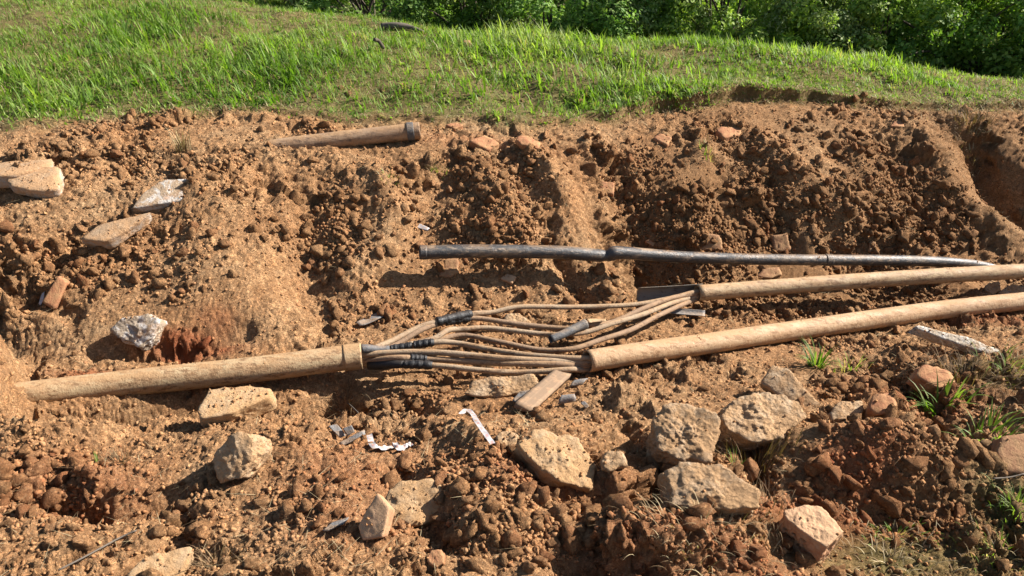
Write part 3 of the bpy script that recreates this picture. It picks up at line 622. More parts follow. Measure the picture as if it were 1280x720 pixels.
# old pipe on the rim
root = empty('old_pipe', PY(430, 175, 4.5)); tag(root, 'rusty brown pipe with a dark end ring half buried at the top of the bank', 'pipe')
op = spline([PY(322, 187, 4.30), PY(345, 183, 4.33), PY(400, 177.5, 4.37), PY(460, 170.5, 4.41), PY(508, 165, 4.44), PY(525, 163.3, 4.45)], 12)
orr = .047-.02*np.clip(1-np.arange(len(op))/20., 0, 1); V, F = pipe_mesh(op, orr, .005, 28, .05, 9); part('pipe_body', V, F, M['pipe_rust'], root)
V, F = pipe_mesh(spline([PY(509, 164.8, 4.441), PY(513, 164.4, 4.443), PY(517, 164, 4.446)], 4), .0515, .003, 28, .03, 3); part('end_ring', V, F, M['sleeve'], root)

# ------------------------------------------------------------------ cables
def zz(px): return -.205
cab = {
 'topmost dusty cable arching from the black tape to the upper right pipe': ([(420,448,-.2),(452,440,-.2),(490,427,-.19),(520,413,-.18),(548,401,-.17),(590,391,-.17),(615,389,-.18),(650,385.5,-.19),(715,385,-.21),(790,381,-.235),(840,372,-.24),(874,364.5,-.245),(930,360,-.25)], 'cable', .0095),
 'cable leaving the top black tape and passing through the loose grey sleeve': ([(420,449,-.205),(452,443,-.2),(492,430,-.195),(525,417,-.19),(552,405,-.18),(591,398.5,-.19),(650,406,-.21),(707,411,-.22),(734,409,-.215),(765,402,-.215),(802,388,-.22),(840,374,-.235),(874,367,-.25),(930,362,-.255)], 'cable_dark', .0095),
 'cable just under the sleeved one, bending up to the upper right pipe': ([(420,450,-.2),(452,446,-.205),(500,435,-.205),(540,425,-.2),(560,416,-.195),(578,410.5,-.195),(612,412,-.21),(675,418,-.225),(700,421,-.225),(734,413.5,-.225),(765,407,-.225),(802,394,-.235),(840,379,-.245),(874,370,-.255),(930,364,-.26)], 'cable', .0095),
 'cable sweeping down then up in the widest curve to the upper right pipe': ([(420,451,-.21),(452,448,-.21),(505,438,-.215),(548,424,-.21),(580,416.5,-.21),(625,428,-.225),(675,436,-.235),(715,436.5,-.235),(752,428,-.235),(790,412,-.24),(825,393,-.245),(852,380,-.25),(874,373,-.26),(930,366,-.265)], 'cable_dark', .0095),
 'dusty cable from the second black tape joint to the lower right pipe': ([(420,447,-.19),(452,436,-.185),(486,432.5,-.185),(544,428,-.185),(575,429.5,-.185),(625,436.5,-.19),(675,444.5,-.19),(720,448.5,-.19),(760,447,-.2),(800,441,-.21)], 'cable', .0095),
 'cable leaving the left pipe bare, third from the bottom of the bundle': ([(420,450,-.2),(452,443.5,-.19),(500,439.5,-.19),(550,441,-.19),(625,450,-.195),(680,453,-.2),(735,453,-.2),(780,446,-.21),(820,439,-.22)], 'cable', .0105),
 'reddish brown cable second from the bottom of the bundle': ([(420,453,-.21),(452,452,-.205),(495,450,-.2),(535,446,-.2),(600,452.5,-.205),(650,457,-.21),(700,457.5,-.21),(740,456.5,-.21),(790,449,-.22)], 'cable_dark', .0105),
 'lowest cable of the bundle, running straight into the lower right pipe': ([(420,456,-.225),(452,456,-.22),(500,457,-.215),(541,457.5,-.215),(600,463,-.22),(650,466,-.22),(712,464.5,-.22),(745,461,-.215),(790,451,-.225)], 'cable', .0095),
}
def sub_path(path, x0, x1):
    kx = np.array([640+FPX*p[0]/(p[1]*cP+(CAMZ-p[2])*sP) for p in path]); m = (kx >= x0) & (kx <= x1); return path[m]
def wrap(path, r, segs=12, seed=0):
    n = len(path); t = np.arange(n); rr = r*(1+.05*np.sin(t*2.3+seed)+.07*np.sin(t*.9+seed*2)); rr[0] *= .8; rr[-1] *= .8
    return solid_tube(path, rr, segs, .10, seed)
tapes = {0: [(545, 590, .021)], 1: [(556, 588, .019)], 4: [(488, 516, .017), (517, 543, .0185)], 6: [(513, 535, .0175)], 7: [(505, 541, .019)]}
sleeves = {4: (451, 487, .021), 7: (462, 506, .023), 2: None}
YL = PZ(452.5, 444.9, -.2)[1]; YB = PZ(734, 451.5, -.2)[1]; YA = PZ(871.5, 366.5, -.25)[1]
def cpath(pts, n=12):
    L = []; up_ = pts[-1][0] == 930; yl = [q for q in pts if abs(q[0]-452) < 1][0][1]
    L += [PZ(380, 454, -.2), PZ(420, 448.7+(yl-446)*.4, -.2), PY(453, yl, YL)]
    for q in pts:
        if q[0] > 456 and q[0] < (845 if up_ else 715): L.append(PZ(*q))
    if up_:
        ym = [q for q in pts if q[0] == 874][0][1]; L += [PY(874, ym, YA), PZ(930, 362.2, -.258), PZ(960, 359.8, -.262)]
    else:
        ym = [448, 453, 456.5, 461][MOUTHB.index(pts[-1])]; L += [PY(736, ym, YB), PZ(790, 442.6, -.213), PZ(830, 437, -.225)]
    rc = random.Random(int(pts[2][1]*10)); L = [q if i < 3 or i > len(L)-4 else q+np.array([0, rc.uniform(-.012, .012), rc.uniform(-.010, .012)]) for i, q in enumerate(L)]
    return spline(L, n)
MOUTHB = [list(cab.values())[q][0][-1] for q in (4, 5, 6, 7)]
for i, (lab, (pts, mm, r)) in enumerate(cab.items()):
    path = cpath(pts)
    root = empty('cable', path[len(path)//2]); tag(root, lab, 'cable', 'cables spliced between the pipes')
    V, F = solid_tube(path, r*1.25, 12, .05, 20+i); part('cable_sheath', V, F, M[mm], root)
    for a, b, tr in tapes.get(i, []):
        q = sub_path(cpath(pts, 60), a, b); q = q[np.linspace(0, len(q)-1, 26).astype(int)]
        V, F = wrap(q, tr, 14, i); part('tape_wrap', V, F, M['tape'], root)
    if sleeves.get(i):
        a, b, tr = sleeves[i]; q = sub_path(cpath(pts, 60), a, b); q = q[np.linspace(0, len(q)-1, 12).astype(int)]
        V, F = pipe_mesh(q, tr*np.linspace(1.0, .72, 12), .002, 16, .22, i); part('cable_sleeve', V, F, M['sleeve' if i == 4 else 'tape'], root)
g = spline([PZ(688, 424, -.205), PZ(705, 417, -.2), PZ(722, 409, -.195), PZ(732, 404.5, -.19)], 6)
V, F = pipe_mesh(g, np.linspace(.017, .024, len(g)), .002, 18, .18, 44); o = link('plastic_sleeve', np_mesh('plastic_sleeve', V, F), M['sleeve']); tag(o, 'loose dark grey plastic sleeve slipped round two cables in the middle', 'sleeve')
g = spline([PZ(733, 404, -.195), PZ(745, 402.5, -.2), PZ(757, 402, -.2)], 6)
V, F = pipe_mesh(g, np.linspace(.021, .012, len(g)), .002, 14, .2, 45, arc=(.5, 2.9)); o = link('sleeve_fragment', np_mesh('sleeve_fragment', V, F), M['pipe']); tag(o, 'small yellow pipe chip beside the dark grey sleeve', 'plastic shard')

# ------------------------------------------------------------------ plank, shards, ribbons
def plank():
    A = hit(652, 517); B = hit(704, 470); ax = B-A; L = np.linalg.norm(ax); ax /= L
    n = np.array([.1, -.25, 1.]); n -= ax*n.dot(ax); n /= np.linalg.norm(n); sd = np.cross(n, ax); w = .034; th = .02
    nx, nw = 26, 10; V = []; gr = []
    prof = [(-w, 0), (-w, th), (-w*.55, th*1.02), (0, th*.98), (w*.55, th*1.03), (w, th), (w, 0), (0, 0)]
    for i in range(nx+1):
        t = i/nx*L
        for k, (a, b) in enumerate(prof):
            V.append(A+ax*(t+(.006*math.sin(k*7.) if i in (0, nx) else 0))+sd*a*(1+.02*math.sin(i*1.7+k))+n*(b+.012)); gr.append(a+b*.4)
    V = np.array(V); s = len(prof); F = [ring_faces(nx+1, s)]; F.append(np.array([list(range(s))[::-1], [nx*s+j for j in range(s)]]))
    c = V.mean(0); o = link('wooden_plank', np_mesh('wooden_plank', V-c, F, False, {'grain': gr}), M['wood'], None, c); return o
tag(plank(), 'short weathered wooden plank leaning up to the mouth of the lower pipe', 'plank')
def shard(label, poly, anchor, n, lift=.012, curve=.0, m='shard', thick=.004, name='plastic_shard', seed=0):
    e1, e2, n = ortho(n); P0 = hit(*anchor)+n*lift; pts = []
    for px, py in poly:
        d = ray(px, py); o = np.array([0, 0, CAMZ]); t = (P0-o).dot(n)/d.dot(n); pts.append(o+d*t)
    pts = np.array(pts); c = pts.mean(0); L = np.stack([(pts-c)@e1, (pts-c)@e2], 1)
    if sum(L[i][0]*L[(i+1) % len(L)][1]-L[i][1]*L[(i+1) % len(L)][0] for i in range(len(L))) < 0: L = L[::-1]
    k = len(L); L4 = []
    for i in range(k):
        for t in (0, .33, .66): L4.append(L[i]*(1-t)+L[(i+1) % k]*t)
    L4 = np.array(L4)*(1+.03*rng.standard_normal((len(L4), 1))); rings = [L4*f for f in (1, .75, .5, .25)]
    sz = np.abs(L4).max(0); V = []
    for side in (1, -1):
        for R_ in rings: 
            for a, b in R_: V.append((a, b, side*thick/2+curve*(1-(b/sz[1])**2)*min(sz)+.004*math.sin(a*60+seed)))
        V.append((0, 0, side*thick/2+curve*min(sz)))
    V = np.array(V); s = len(L4); half = 4*s+1; F = []; T = []
    for sd_, off in ((0, 0), (1, half)):
        f = ring_faces(4, s, off, True, sd_ == 1); F.append(f)
        j = np.arange(s); j2 = (j+1) % s; b_ = off+3*s; tri = np.stack([b_+j, b_+j2, np.full(s, off+4*s)], 1); T.append(tri if sd_ == 0 else tri[:, ::-1])
    j = np.arange(s); j2 = (j+1) % s; F.append(np.stack([j2, j, half+j, half+j2], 1))
    W_ = V[:, :1]*e1[None]+V[:, 1:2]*e2[None]+V[:, 2:]*n[None]
    o = link(name, np_mesh(name, W_, F+T, True), M[m], None, c); tag(o, label, 'plastic shard', 'broken plastic pieces'); return o
shard('long thin grey plastic sliver lying on bare soil above the left collar', [(444,404),(462,394),(484,389),(484,394),(468,402),(450,407)], (465,400), (0,-.2,1))
shard('grey plastic chip leaning on the plank beside the pale lump', [(640,500),(650,489),(668,487),(660,500),(645,503)], (654,500), (.1,-.5,1), .02)
shard('curved dark grey pipe piece right of the plank', [(697,505),(702,494),(718,494),(720,503)], (708,506), (0,-.5,1), .012, .7)
shard('tiny bluish grey plastic chip right of the curved piece', [(726,503),(730,501),(736,508),(732,511)], (731,508), (0,-.5,1))
shard('curved dark shell under the mouth of the lower pipe', [(712,483),(718,476),(735,474),(728,482)], (722,482), (0,-.3,1), .01, .5)
shard('pointed grey plastic sliver left of the pinkish brick', [(403,662),(415,653),(436,648),(430,656),(410,663)], (420,660), (0,-.2,1), .015)
shard('flat grey-green shard left of the crumpled tape, leaning upright', [(411,532),(421,530),(432,545),(425,548)], (422,546), (.4,-.6,1), .02)
shard('second flat grey shard beside the upright one left of the crumpled tape', [(428,535),(440,532),(444,540),(434,545)], (436,545), (-.1,-.5,1), .015)
shard('long narrow brown grey stick of plastic below the two flat shards', [(423,553),(440,545),(456,538),(457,543),(440,552),(426,557)], (440,552), (0,-.4,1), .015)
shard('small white flake on the middle of the bank', [(519,283),(524,279),(537,286),(534,289)], (528,287), (0,-.5,1), .01, m='ribbon')
shard('white fragment wedged beside the orange brick in the left bank', [(48,380),(52,368),(56,364),(55,374),(51,382)], (52,382), (.3,-.8,.6), .012, m='ribbon')
def ribbon(label, pts, w, fold, seed, lift=.008):
    pp = [hit(*p)+np.array([0, 0, lift+h]) for p, h in pts]; path = spline(pp, 10); n = len(path); rr = random.Random(seed)
    T = np.gradient(path, axis=0); T /= np.linalg.norm(T, axis=1, keepdims=True); S = np.cross(T, [0, 0, 1]); S /= np.linalg.norm(S, axis=1, keepdims=True); U = np.cross(S, T)
    V = []; u = []; v = []; ln = np.concatenate([[0], np.cumsum(np.linalg.norm(np.diff(path, axis=0), axis=1))])
    for i in range(n):
        a = fold*math.sin(i*.55+seed)+fold*.6*math.sin(i*1.3)
        for k in range(5):
            f = (k/4-.5)*w; bend = .18*w*math.cos(k*PI/2+i*.8)*min(1, fold+.2)
            V.append(path[i]+S[i]*(f*math.cos(a))+U[i]*(f*math.sin(a)+bend)); u.append(ln[i]); v.append(k/4)
    V = np.array(V); F = ring_faces(n, 5, 0, False); c = V.mean(0)
    V2 = V-np.array([0, 0, .0008]); nV = len(V)
    o = link('barrier_tape', np_mesh('barrier_tape', np.concatenate([V, V2])-c, [F, F[:, ::-1]+nV], True, {'u': u+u, 'v': v+v}), M['ribbon'], None, c)
    tag(o, label, 'tape'); return o
ribbon('white and red barrier tape strip bent over the soil below the cables', [((576,527),.01),((583,525),.02),((590,528),.018),((598,540),.012),((608,553),.008),((616,563),.004)], .017, .10, 2, .022)
ribbon('crumpled white and red barrier tape in a loose heap near the grey shards', [((462,548),.012),((466,558),.004),((478,563),.006),((492,562),.010),((505,560),.004),((516,557),.004)], .020, .22, 5, .004)
ribbon('short twisted end of barrier tape lying across the loose tape heap', [((494,560),.016),((500,566),.006),((508,562),.010),((514,558),.004)], .016, .35, 9, .006)
# ------------------------------------------------------------------ big individual clods
VC = []
for k in range(8):
    D0, F0 = ICO[3]; s = D0.copy(); r = np.full(len(s), 9.)
    rr = np.random.default_rng(k+5)
    for q in range(9):
        n = rr.standard_normal(3); n /= np.linalg.norm(n); dn = s@n; r = np.where(dn > 1e-3, np.minimum(r, rr.uniform(.45, .95)/np.maximum(dn, 1e-3)), r)
    r = np.minimum(r, 1.3); s = s*r[:, None]; s *= (1+.34*fbm(s*1.8+k*9, 4, k, .6)[:, None]+.16*fbm(s*6+k*5, 3, k+40, .7)[:, None]); s *= np.array([1, rr.uniform(.55, .9), rr.uniform(.4, .75)]); VC.append(s)
ORD = 'first second third fourth fifth sixth seventh eighth ninth tenth eleventh twelfth thirteenth fourteenth'.split()
zones = [((840,1000,235,300), 26, 18, 'brown clod in rubble above the black pipe'), ((780,1180,170,235), 20, 17, 'brown clod below the right turf lip'),
 ((1010,1230,240,312), 22, 16, 'brown clod above the black pipe end'),
 ((590,760,170,215), 16, 19, 'brown clod in the heap at the rim'), ((520,700,215,300), 14, 13, 'small tan clod on the mid bank'),
 ((660,860,600,715), 24, 28, 'reddish clod in the bottom centre heap'), ((500,660,640,715), 12, 26, 'tan clod along the bottom edge'),
 ((20,130,570,690), 22, 26, 'orange clod at the lower left'), ((150,250,610,680), 9, 20, 'orange clod on the left foreground slope'),
 ((440,560,470,550), 20, 17, 'brown clod in the hollow below the cables'), ((1080,1250,380,520), 14, 18, 'brown clod below the lower right pipe'),
 ((1000,1240,600,690), 10, 22, 'brown clod at the right mound foot'), ((0,120,240,400), 12, 17, 'tan clod beside the left slabs'),
 ((380,480,240,420), 10, 15, 'tan clod in the left bank gully'), ((880,1200,335,350), 9, 13, 'dark clod between black and yellow pipe')]
for (x0, x1, y0, y1), n, szpx, lab in zones:
    zl = []
    for k in range(n):
        px = random.uniform(x0, x1); py = random.uniform(y0, y1); p = hit(px, py); dep = p[1]*cP+(CAMZ-p[2])*sP
        sz = szpx*random.choice((.45, .55, .65, .8, 1.0))*dep/FPX*.5
        kk = random.randrange(8); v = VC[kk]
        me = np_mesh('soil_clod', v*sz, ICO[3][1], False, {'tone': np.repeat(np.clip(tone_at(p)*random.uniform(.6, 1.2)+np.array([random.uniform(0, .3), random.uniform(0, .15), 0]), 0, 1)[None], len(v), 0)})
        o = link('soil_clod', me, M['soil'], None, p+np.array([0, 0, sz*.15])); o.rotation_euler = (random.uniform(-.5, .5), random.uniform(-.5, .5), random.uniform(0, 6.28))
        zl.append((px, o))
    zl.sort(key=lambda t: t[0])
    for q, (px, o) in enumerate(zl):
        h_ = (len(zl)+1)//2; w_ = ORD[q]+' from the left, ' if q < h_ else ORD[len(zl)-1-q]+' from the right, '
        tag(o, w_.replace('first from the left', 'leftmost').replace('first from the right', 'rightmost')+lab, 'clod', 'clods: '+lab)
# ------------------------------------------------------------------ small clods and crumbs: uncountable
vis = (np.abs(P[:, 0]) < .72*P[:, 1]+.55) & (P[:, 1] > 1.2) & (P[:, 1] < 6.2)
area = np.broadcast_to((np.gradient(ys)[:, None]*(hw[:, None]*np.gradient(ss)[None])), (NR, NCc)).ravel()
CLODDY = [(1130,590,.35,.18,.75),(900,600,.3,.1,.5),(870,290,.35,.3,1.),(960,250,.3,.35,.9),(1060,290,.3,.25,.9),(1150,260,.3,.3,.9),(800,250,.25,.3,.8),(620,210,.3,.2,.8),(640,300,.2,.15,.7),(420,290,.12,.2,.9),(1000,385,.5,.12,1.),(1150,400,.4,.1,.8),
 (720,650,.3,.12,1.),(600,680,.2,.1,.9),(510,510,.2,.07,1.),(60,640,.2,.15,.8),(240,650,.1,.12,.9),(60,320,.25,.2,.7),(500,600,.1,.07,.6),(860,640,.15,.08,.6),(1080,480,.25,.12,.8),(180,210,.5,.15,.5),(1180,670,.25,.06,.6)]
clump = np.clip(-.12+2.2*fbm(P*2.7, 3, 120)+1.7*blobs(X, Y, CLODDY), .02, 2.2)
def scatter(name, label, count, smin, smax, sub, dens, seed, pw=2.2):
    r = np.random.default_rng(seed); w_ = area*dens*vis; w_ = w_/w_.sum(); idx = r.choice(len(w_), count, p=w_)
    D0, F0 = ICO[sub]; nv = len(D0); V = []; 
    sz = 1.12*(smin+(smax-smin)*r.random(count)**pw)
    if sub >= 1:
        base = []
        for q in range(10):
            rad = np.full(nv, 1.3)
            for _ in range(6):
                nn = r.standard_normal(3); nn /= np.linalg.norm(nn); dn = D0@nn; rad = np.where(dn > 1e-3, np.minimum(rad, r.uniform(.4, .95)/np.maximum(dn, 1e-3)), rad)
            base.append(D0*rad[:, None]*(1+.17*r.standard_normal((nv, 1)).clip(-1.6, 1.6))*np.array([1, r.uniform(.75, 1), r.uniform(.6, .9)]))
        base = np.stack(base)
    else: base = np.stack([D0*(1+.35*r.standard_normal((nv, 1)).clip(-1, 1)) for q in range(10)])
    b = base[r.integers(0, 10, count)]
    q = r.standard_normal((count, 4)); q /= np.linalg.norm(q, axis=1, keepdims=True); w0, x0, y0, z0 = q.T
    R = np.stack([1-2*(y0*y0+z0*z0), 2*(x0*y0-w0*z0), 2*(x0*z0+w0*y0), 2*(x0*y0+w0*z0), 1-2*(x0*x0+z0*z0), 2*(y0*z0-w0*x0), 2*(x0*z0-w0*y0), 2*(y0*z0+w0*x0), 1-2*(x0*x0+y0*y0)], 1).reshape(-1, 3, 3)
    b = np.einsum('nij,nkj->nki', R, b)*sz[:, None, None]
    b = b+(P[idx]+N[idx]*(sz*.12)[:, None])[:, None]
    b[:, :, :2] += (r.standard_normal((count, 1, 2))*.002)
    F_ = (F0[None]+(np.arange(count)*nv)[:, None, None]).reshape(-1, 3)
    tn_ = np.repeat(np.clip(tone[idx]*r.uniform(.5, 1.3, (count, 1))+np.stack([r.random(count)**4*.35, r.random(count)**6*.4, np.zeros(count)], 1), 0, 1), nv, 0)
    tn_[:, 2] *= .4
    o = link(name, np_mesh(name, b.reshape(-1, 3), F_, False, {'tone': tn_}), M['clod' if sub == 2 else 'crumb']); o['kind'] = 'stuff'; tag(o, label, 'soil'); return o
dens = np.clip(dirt, .02, 1)*(1-.8*smooth)*clump
scatter('loose_soil', 'loose brown soil lumps spread over the dug bank and spoil', 6000, .008, .033, 2, dens, 1, 3.2)
scatter('small_loose_soil', 'small broken bits of soil between the bigger lumps on the bank', 13000, .005, .012, 1, dens, 5, 1.5)
scatter('soil_crumbs', 'fine soil crumbs and grit strewn over bank and foreground', 26000, .0028, .0095, 0, np.clip(dirt, .05, 1)*(1-.45*smooth)*np.clip(clump, .3, 1.4)/np.clip(P[:, 1]/2.5, .6, 3), 2)

for o_ in list(bpy.data.objects):
    if o_.name.startswith('pipe_body'):
        me_ = o_.data; q = np.empty(len(me_.vertices)*3, np.float32); me_.vertices.foreach_get('co', q); q = q.reshape(-1, 3); vn_ = np.empty(len(me_.vertices)*3, np.float32); me_.vertices.foreach_get('normal', vn_); vn_ = vn_.reshape(-1, 3)
        q = q+np.array(o_.parent.location)[None]; wgt = np.clip(fbm(q*9, 3, 5)*1.6+.25, 0, 1)*(vn_[:, 2] > .72)
        if wgt.sum() > 0:
            r_ = np.random.default_rng(len(q)); ix = r_.choice(len(q), 420, p=wgt/wgt.sum()); ax_ = r_.normal(0, 1, (420, 1))*np.gradient(q[:, 0])[ix][:, None]
            TOPS.append((q[ix]+np.stack([r_.uniform(-.012, .012, 420), r_.uniform(-.002, .002, 420), -.0005*np.ones(420)], 1), vn_[ix], np.zeros(3)))
tp = np.concatenate([t[0] for t in TOPS]); tnn = np.concatenate([t[1] for t in TOPS]); tt = np.concatenate([np.repeat(t[2][None], len(t[0]), 0) for t in TOPS])
D0, F0 = ICO[0]; nb = len(tp); r_ = np.random.default_rng(77); sz_ = .0012+.0055*r_.random(nb)**3
vv = D0[None]*(1+.35*r_.standard_normal((nb, len(D0), 1)).clip(-1, 1))*sz_[:, None, None]+(tp+tnn*(sz_*.2)[:, None])[:, None]
o = link('soil_on_slabs', np_mesh('soil_on_slabs', vv.reshape(-1, 3), (F0[None]+(np.arange(nb)*len(D0))[:, None, None]).reshape(-1, 3), False, {'tone': np.repeat(tt, len(D0), 0)*.1}), M['crumb']); o['kind'] = 'stuff'; tag(o, 'crumbs of soil lying on top of the slabs and pipes', 'soil')
# ------------------------------------------------------------------ blades
def blades(pos, nrm, length, width, lean, az, col, segs=3, droop=1.0, colvar=.25, seed=0, flat=False):
    """pos (n,3), length, width, lean(rad) arrays, az direction of lean"""
    r = np.random.default_rng(seed); n = len(pos); out = []; C = []
    d = np.stack([np.cos(az), np.sin(az), np.zeros(n)], 1); s = np.stack([-np.sin(az+r.normal(0, .6, n)), np.cos(az), np.zeros(n)], 1)
    s /= np.linalg.norm(s, axis=1, keepdims=True); p = pos.copy(); ang = lean*(1 if flat else .35)
    for k in range(segs+1):
        wv = width*(1-(k/segs)**1.6)*.5 if k < segs else 0*width
        if k < segs: out += [p-s*wv[:, None], p+s*wv[:, None]]
        else: out.append(p)
        ang = ang+lean*droop*.9/segs*(k+1)/segs*1.6
        p = p+(length/segs)[:, None]*(d*np.sin(ang)[:, None]+np.array([0, 0, 1.])*np.cos(ang)[:, None])
    V = np.stack(out, 1); m = V.shape[1]; base_i = (np.arange(n)*m)[:, None]
    Q = np.concatenate([base_i+np.array([[2*k, 2*k+1, 2*k+3, 2*k+2]]) for k in range(segs-1)]) if segs > 1 else np.zeros((0, 4), int)
    T = base_i+np.array([[2*(segs-1), 2*(segs-1)+1, 2*segs]])
    return V.reshape(-1, 3), [Q, T], np.repeat(col, m, 0)
GR = np.array([(.14, .23, .025), (.19, .29, .04), (.25, .34, .06), (.10, .18, .022), (.30, .36, .10), (.34, .29, .13)])
GR = GR*np.array([.84, .86, .95])
STRAW = np.array([(.34, .26, .15), (.25, .17, .09), (.42, .34, .20), (.17, .11, .06)])
def lawn(name, label, count, seed, mode):
    r = np.random.default_rng(seed)
    m_ = (np.abs(P[:, 0]) < .74*P[:, 1]+.8) & (Y > 3.9) & (Y < 10.5)
    gz = 1-dirt
    if mode == 'green':
        pat = np.clip(.72+1.4*fbm(np.stack([X*1.8, Y*1.8, X*0], 1), 4, 200, .6), .22, 1.3)*(1+.6*np.clip(X/2, 0, 1))*(1+2.6*np.exp(-(ed/.25)**2)*np.clip(X, 0, 1))
        dd = gz*np.maximum(pat, .55*(X < -1))*np.clip((ed+.03)/.03, 0, 1)
        bare = blobs(X, Y, [(800,66,.55,.13,1.),(1060,95,.35,.07,.5),(900,80,.3,.07,.35),(20,140,.1,.05,.1)])
        dd = dd*(1-.97*bare)
    else:
        dd = (np.clip(gz, 0, 1)*.6+np.exp(-((ed-.02)/.08)**2)*1.0+np.exp(-((ed-.05)/.14)**2)*1.6*np.clip(X-.2, 0, 1))
    far = np.clip(6.5/np.maximum(Y, 1), 0, 1)**1.0
    w_ = area*dd*m_*far; w_ /= w_.sum(); idx = r.choice(len(w_), count, p=w_); pos = P[idx].copy(); pos[:, :2] += r.normal(0, .012, (count, 2)); pos[:, 2] -= .004
    if mode == 'green':
        tall = np.clip(.5+1.1*fbm(np.stack([pos[:, 0]*1.1, pos[:, 1]*1.1, pos[:, 0]*0], 1), 3, 201), .15, 1)
        rightshort = 1-.3*np.clip((pos[:, 0]-.8)/1.2, 0, 1)
        L = (.04+.12*tall*r.random(count)**1.3)*np.clip(.45+ed[idx]/.6, .4, 1)*rightshort*.9; Wd = r.uniform(.004, .0095, count)*(.6+.6*tall)
        tone_ = np.clip(.5+.9*fbm(pos*1.4, 3, 202)+r.normal(0, .25, count), 0, .999); ci = np.array([3, 0, 0, 1, 1, 2, 4])[(tone_*7).astype(int)]
        ci = np.where(r.random(count) < .05, 5, ci); c = GR[ci]*r.uniform(.6, 1.35, (count, 1)); az = r.uniform(0, 2*PI, count)
        # clumping: pull blades into tufts that share a base
        cl = .055; cen = np.floor(pos[:, :2]/cl); h1 = _hash(cen[:, 0], cen[:, 1], cen[:, 0]*0, 3); h2 = _hash(cen[:, 0], cen[:, 1], cen[:, 0]*0, 4); tgt = (cen+np.stack([h1, h2], 1))*cl
        off = pos[:, :2]-tgt; pos[:, :2] = tgt+off*.75; az = np.arctan2(off[:, 1], off[:, 0])+r.normal(0, .7, count); L *= .65+.7*h1; big = (h2 > .84); L = np.where(big, L*1.35, L); Wd = np.where(big, Wd*1.6, Wd)
        lean = r.uniform(.2, 1.5, count)
    else:
        L = r.uniform(.02, .09, count); Wd = r.uniform(.0015, .004, count); c = STRAW[r.integers(0, 4, count)]; az = r.uniform(0, 2*PI, count); lean = r.uniform(1.0, 1.7, count)
        pos[:, 2] += .008*r.random(count)
    Cc = np.concatenate([c, np.ones((count, 1))], 1)
    V, F, C = blades(pos, None, L, Wd, lean, az, Cc, 2, 1.0, seed=seed)
    o = link(name, np_mesh(name, V, F, True, {'col': C}), M['grass' if mode == 'green' else 'dry']); o['kind'] = 'stuff'; tag(o, label, 'grass'); return o
lawn('meadow_grass', 'bright green grass on the field above the dug bank', 225000, 11, 'green')
lawn('dry_thatch', 'dry brown straw and thatch between the grass and along the turf edge', 46000, 12, 'dry')
def tuft(name, label, px, py, n, L, spread, kind='green', w=.004, lean=(.3, 1.4), group='grass tufts on the spoil', seed=0, cat='grass tuft', thick=1):
    r = np.random.default_rng(seed+int(px)); c = hit(px, py)
    dx = r.normal(0, spread, n); dy = r.normal(0, spread*.7, n); pos = np.stack([c[0]+dx, c[1]+dy, np.zeros(n)], 1)
    pos[:, 2] = [down(a, b)-.003 for a, b in pos[:, :2]]
    pal = GR[:5]*.75 if kind == 'green' else STRAW if kind == 'dry' else STRAW[[1, 3, 3]]*.8
    if kind == 'mixed': pal = np.concatenate([GR[[0, 1]], STRAW])
    col = pal[r.integers(0, len(pal), n)]*r.uniform(.8, 1.2, (n, 1)); az = np.arctan2(dy, dx)+r.normal(0, .6, n)
    V, F, C = blades(pos, None, L*r.uniform(.4, 1.15, n), w*r.uniform(.6, 1.3, n), r.uniform(lean[0], lean[1], n), az, np.concatenate([col, np.ones((n, 1))], 1), 5, 1.0, seed=seed)
    V -= c; o = link(name, np_mesh(name, V, F, True, {'col': C}), M['grass' if kind in ('green', 'mixed') else 'dry'], None, c); tag(o, label, cat, group, 'stuff' if spread > .045 else None); return o
tuft('grass_tuft', 'dry straw tuft with dark roots on the soil left of the rusty pipe', 228, 186, 70, .15, .022, 'dry', .005, (.0, .9))
tuft('grass_tuft', 'bright green grass tuft above the tilted slab', 1022, 458, 46, .14, .022, 'green', .008, (.4, 1.6))
tuft('grass_tuft', 'sparse yellowish tuft right of the bright green tuft', 1062, 462, 40, .10, .035, 'mixed', .005, (.5, 1.6))
tuft('grass_tuft', 'broad bladed green tuft leaning right above the mound', 1178, 512, 40, .16, .03, 'green', .011, (.5, 1.6))
tuft('grass_tuft', 'thin green blades trailing toward the right edge', 1235, 540, 40, .14, .04, 'green', .007, (.9, 1.7))
tuft('grass_tuft', 'dull green clump half way down the bank under the rusty pipe', 548, 212, 50, .06, .022, 'mixed', .004, (.6, 1.6))
tuft('grass_tuft', 'dark green weed clump left of the dull green clump', 488, 222, 50, .05, .03, 'mixed', .004, (.6, 1.6))
tuft('grass_tuft', 'olive weed clump below the turf lip on the right bank', 886, 190, 50, .06, .03, 'mixed', .004, (.4, 1.4))
tuft('grass_tuft', 'small green sprout on the left foreground soil', 122, 578, 10, .045, .006, 'green', .004, (.1, .6))
tuft('grass_tuft', 'green sprout among roots between the two right lumps', 920, 588, 14, .08, .008, 'green', .005, (.1, .9))
tuft('root_clump', 'grey dead root clump beside the green sprout on the left', 150, 575, 60, .06, .02, 'dark', .003, (.5, 1.8))
tuft('root_clump', 'hairy dark root clump under the big pale boulder', 945, 590, 200, .12, .04, 'root', .003, (.3, 2.0))
tuft('root_clump', 'hanging root clump in the hollow under the left collar', 432, 512, 150, .12, .035, 'root', .0025, (.6, 2.2))
tuft('root_clump', 'matted brown root clump at the turf edge near the right side', 1210, 160, 190, .13, .06, 'dark', .004, (.6, 2.0))
tuft('root_clump', 'pale straw roots hanging from the turf clump on the right bank', 1215, 190, 90, .10, .05, 'dry', .003, (.8, 2.0))
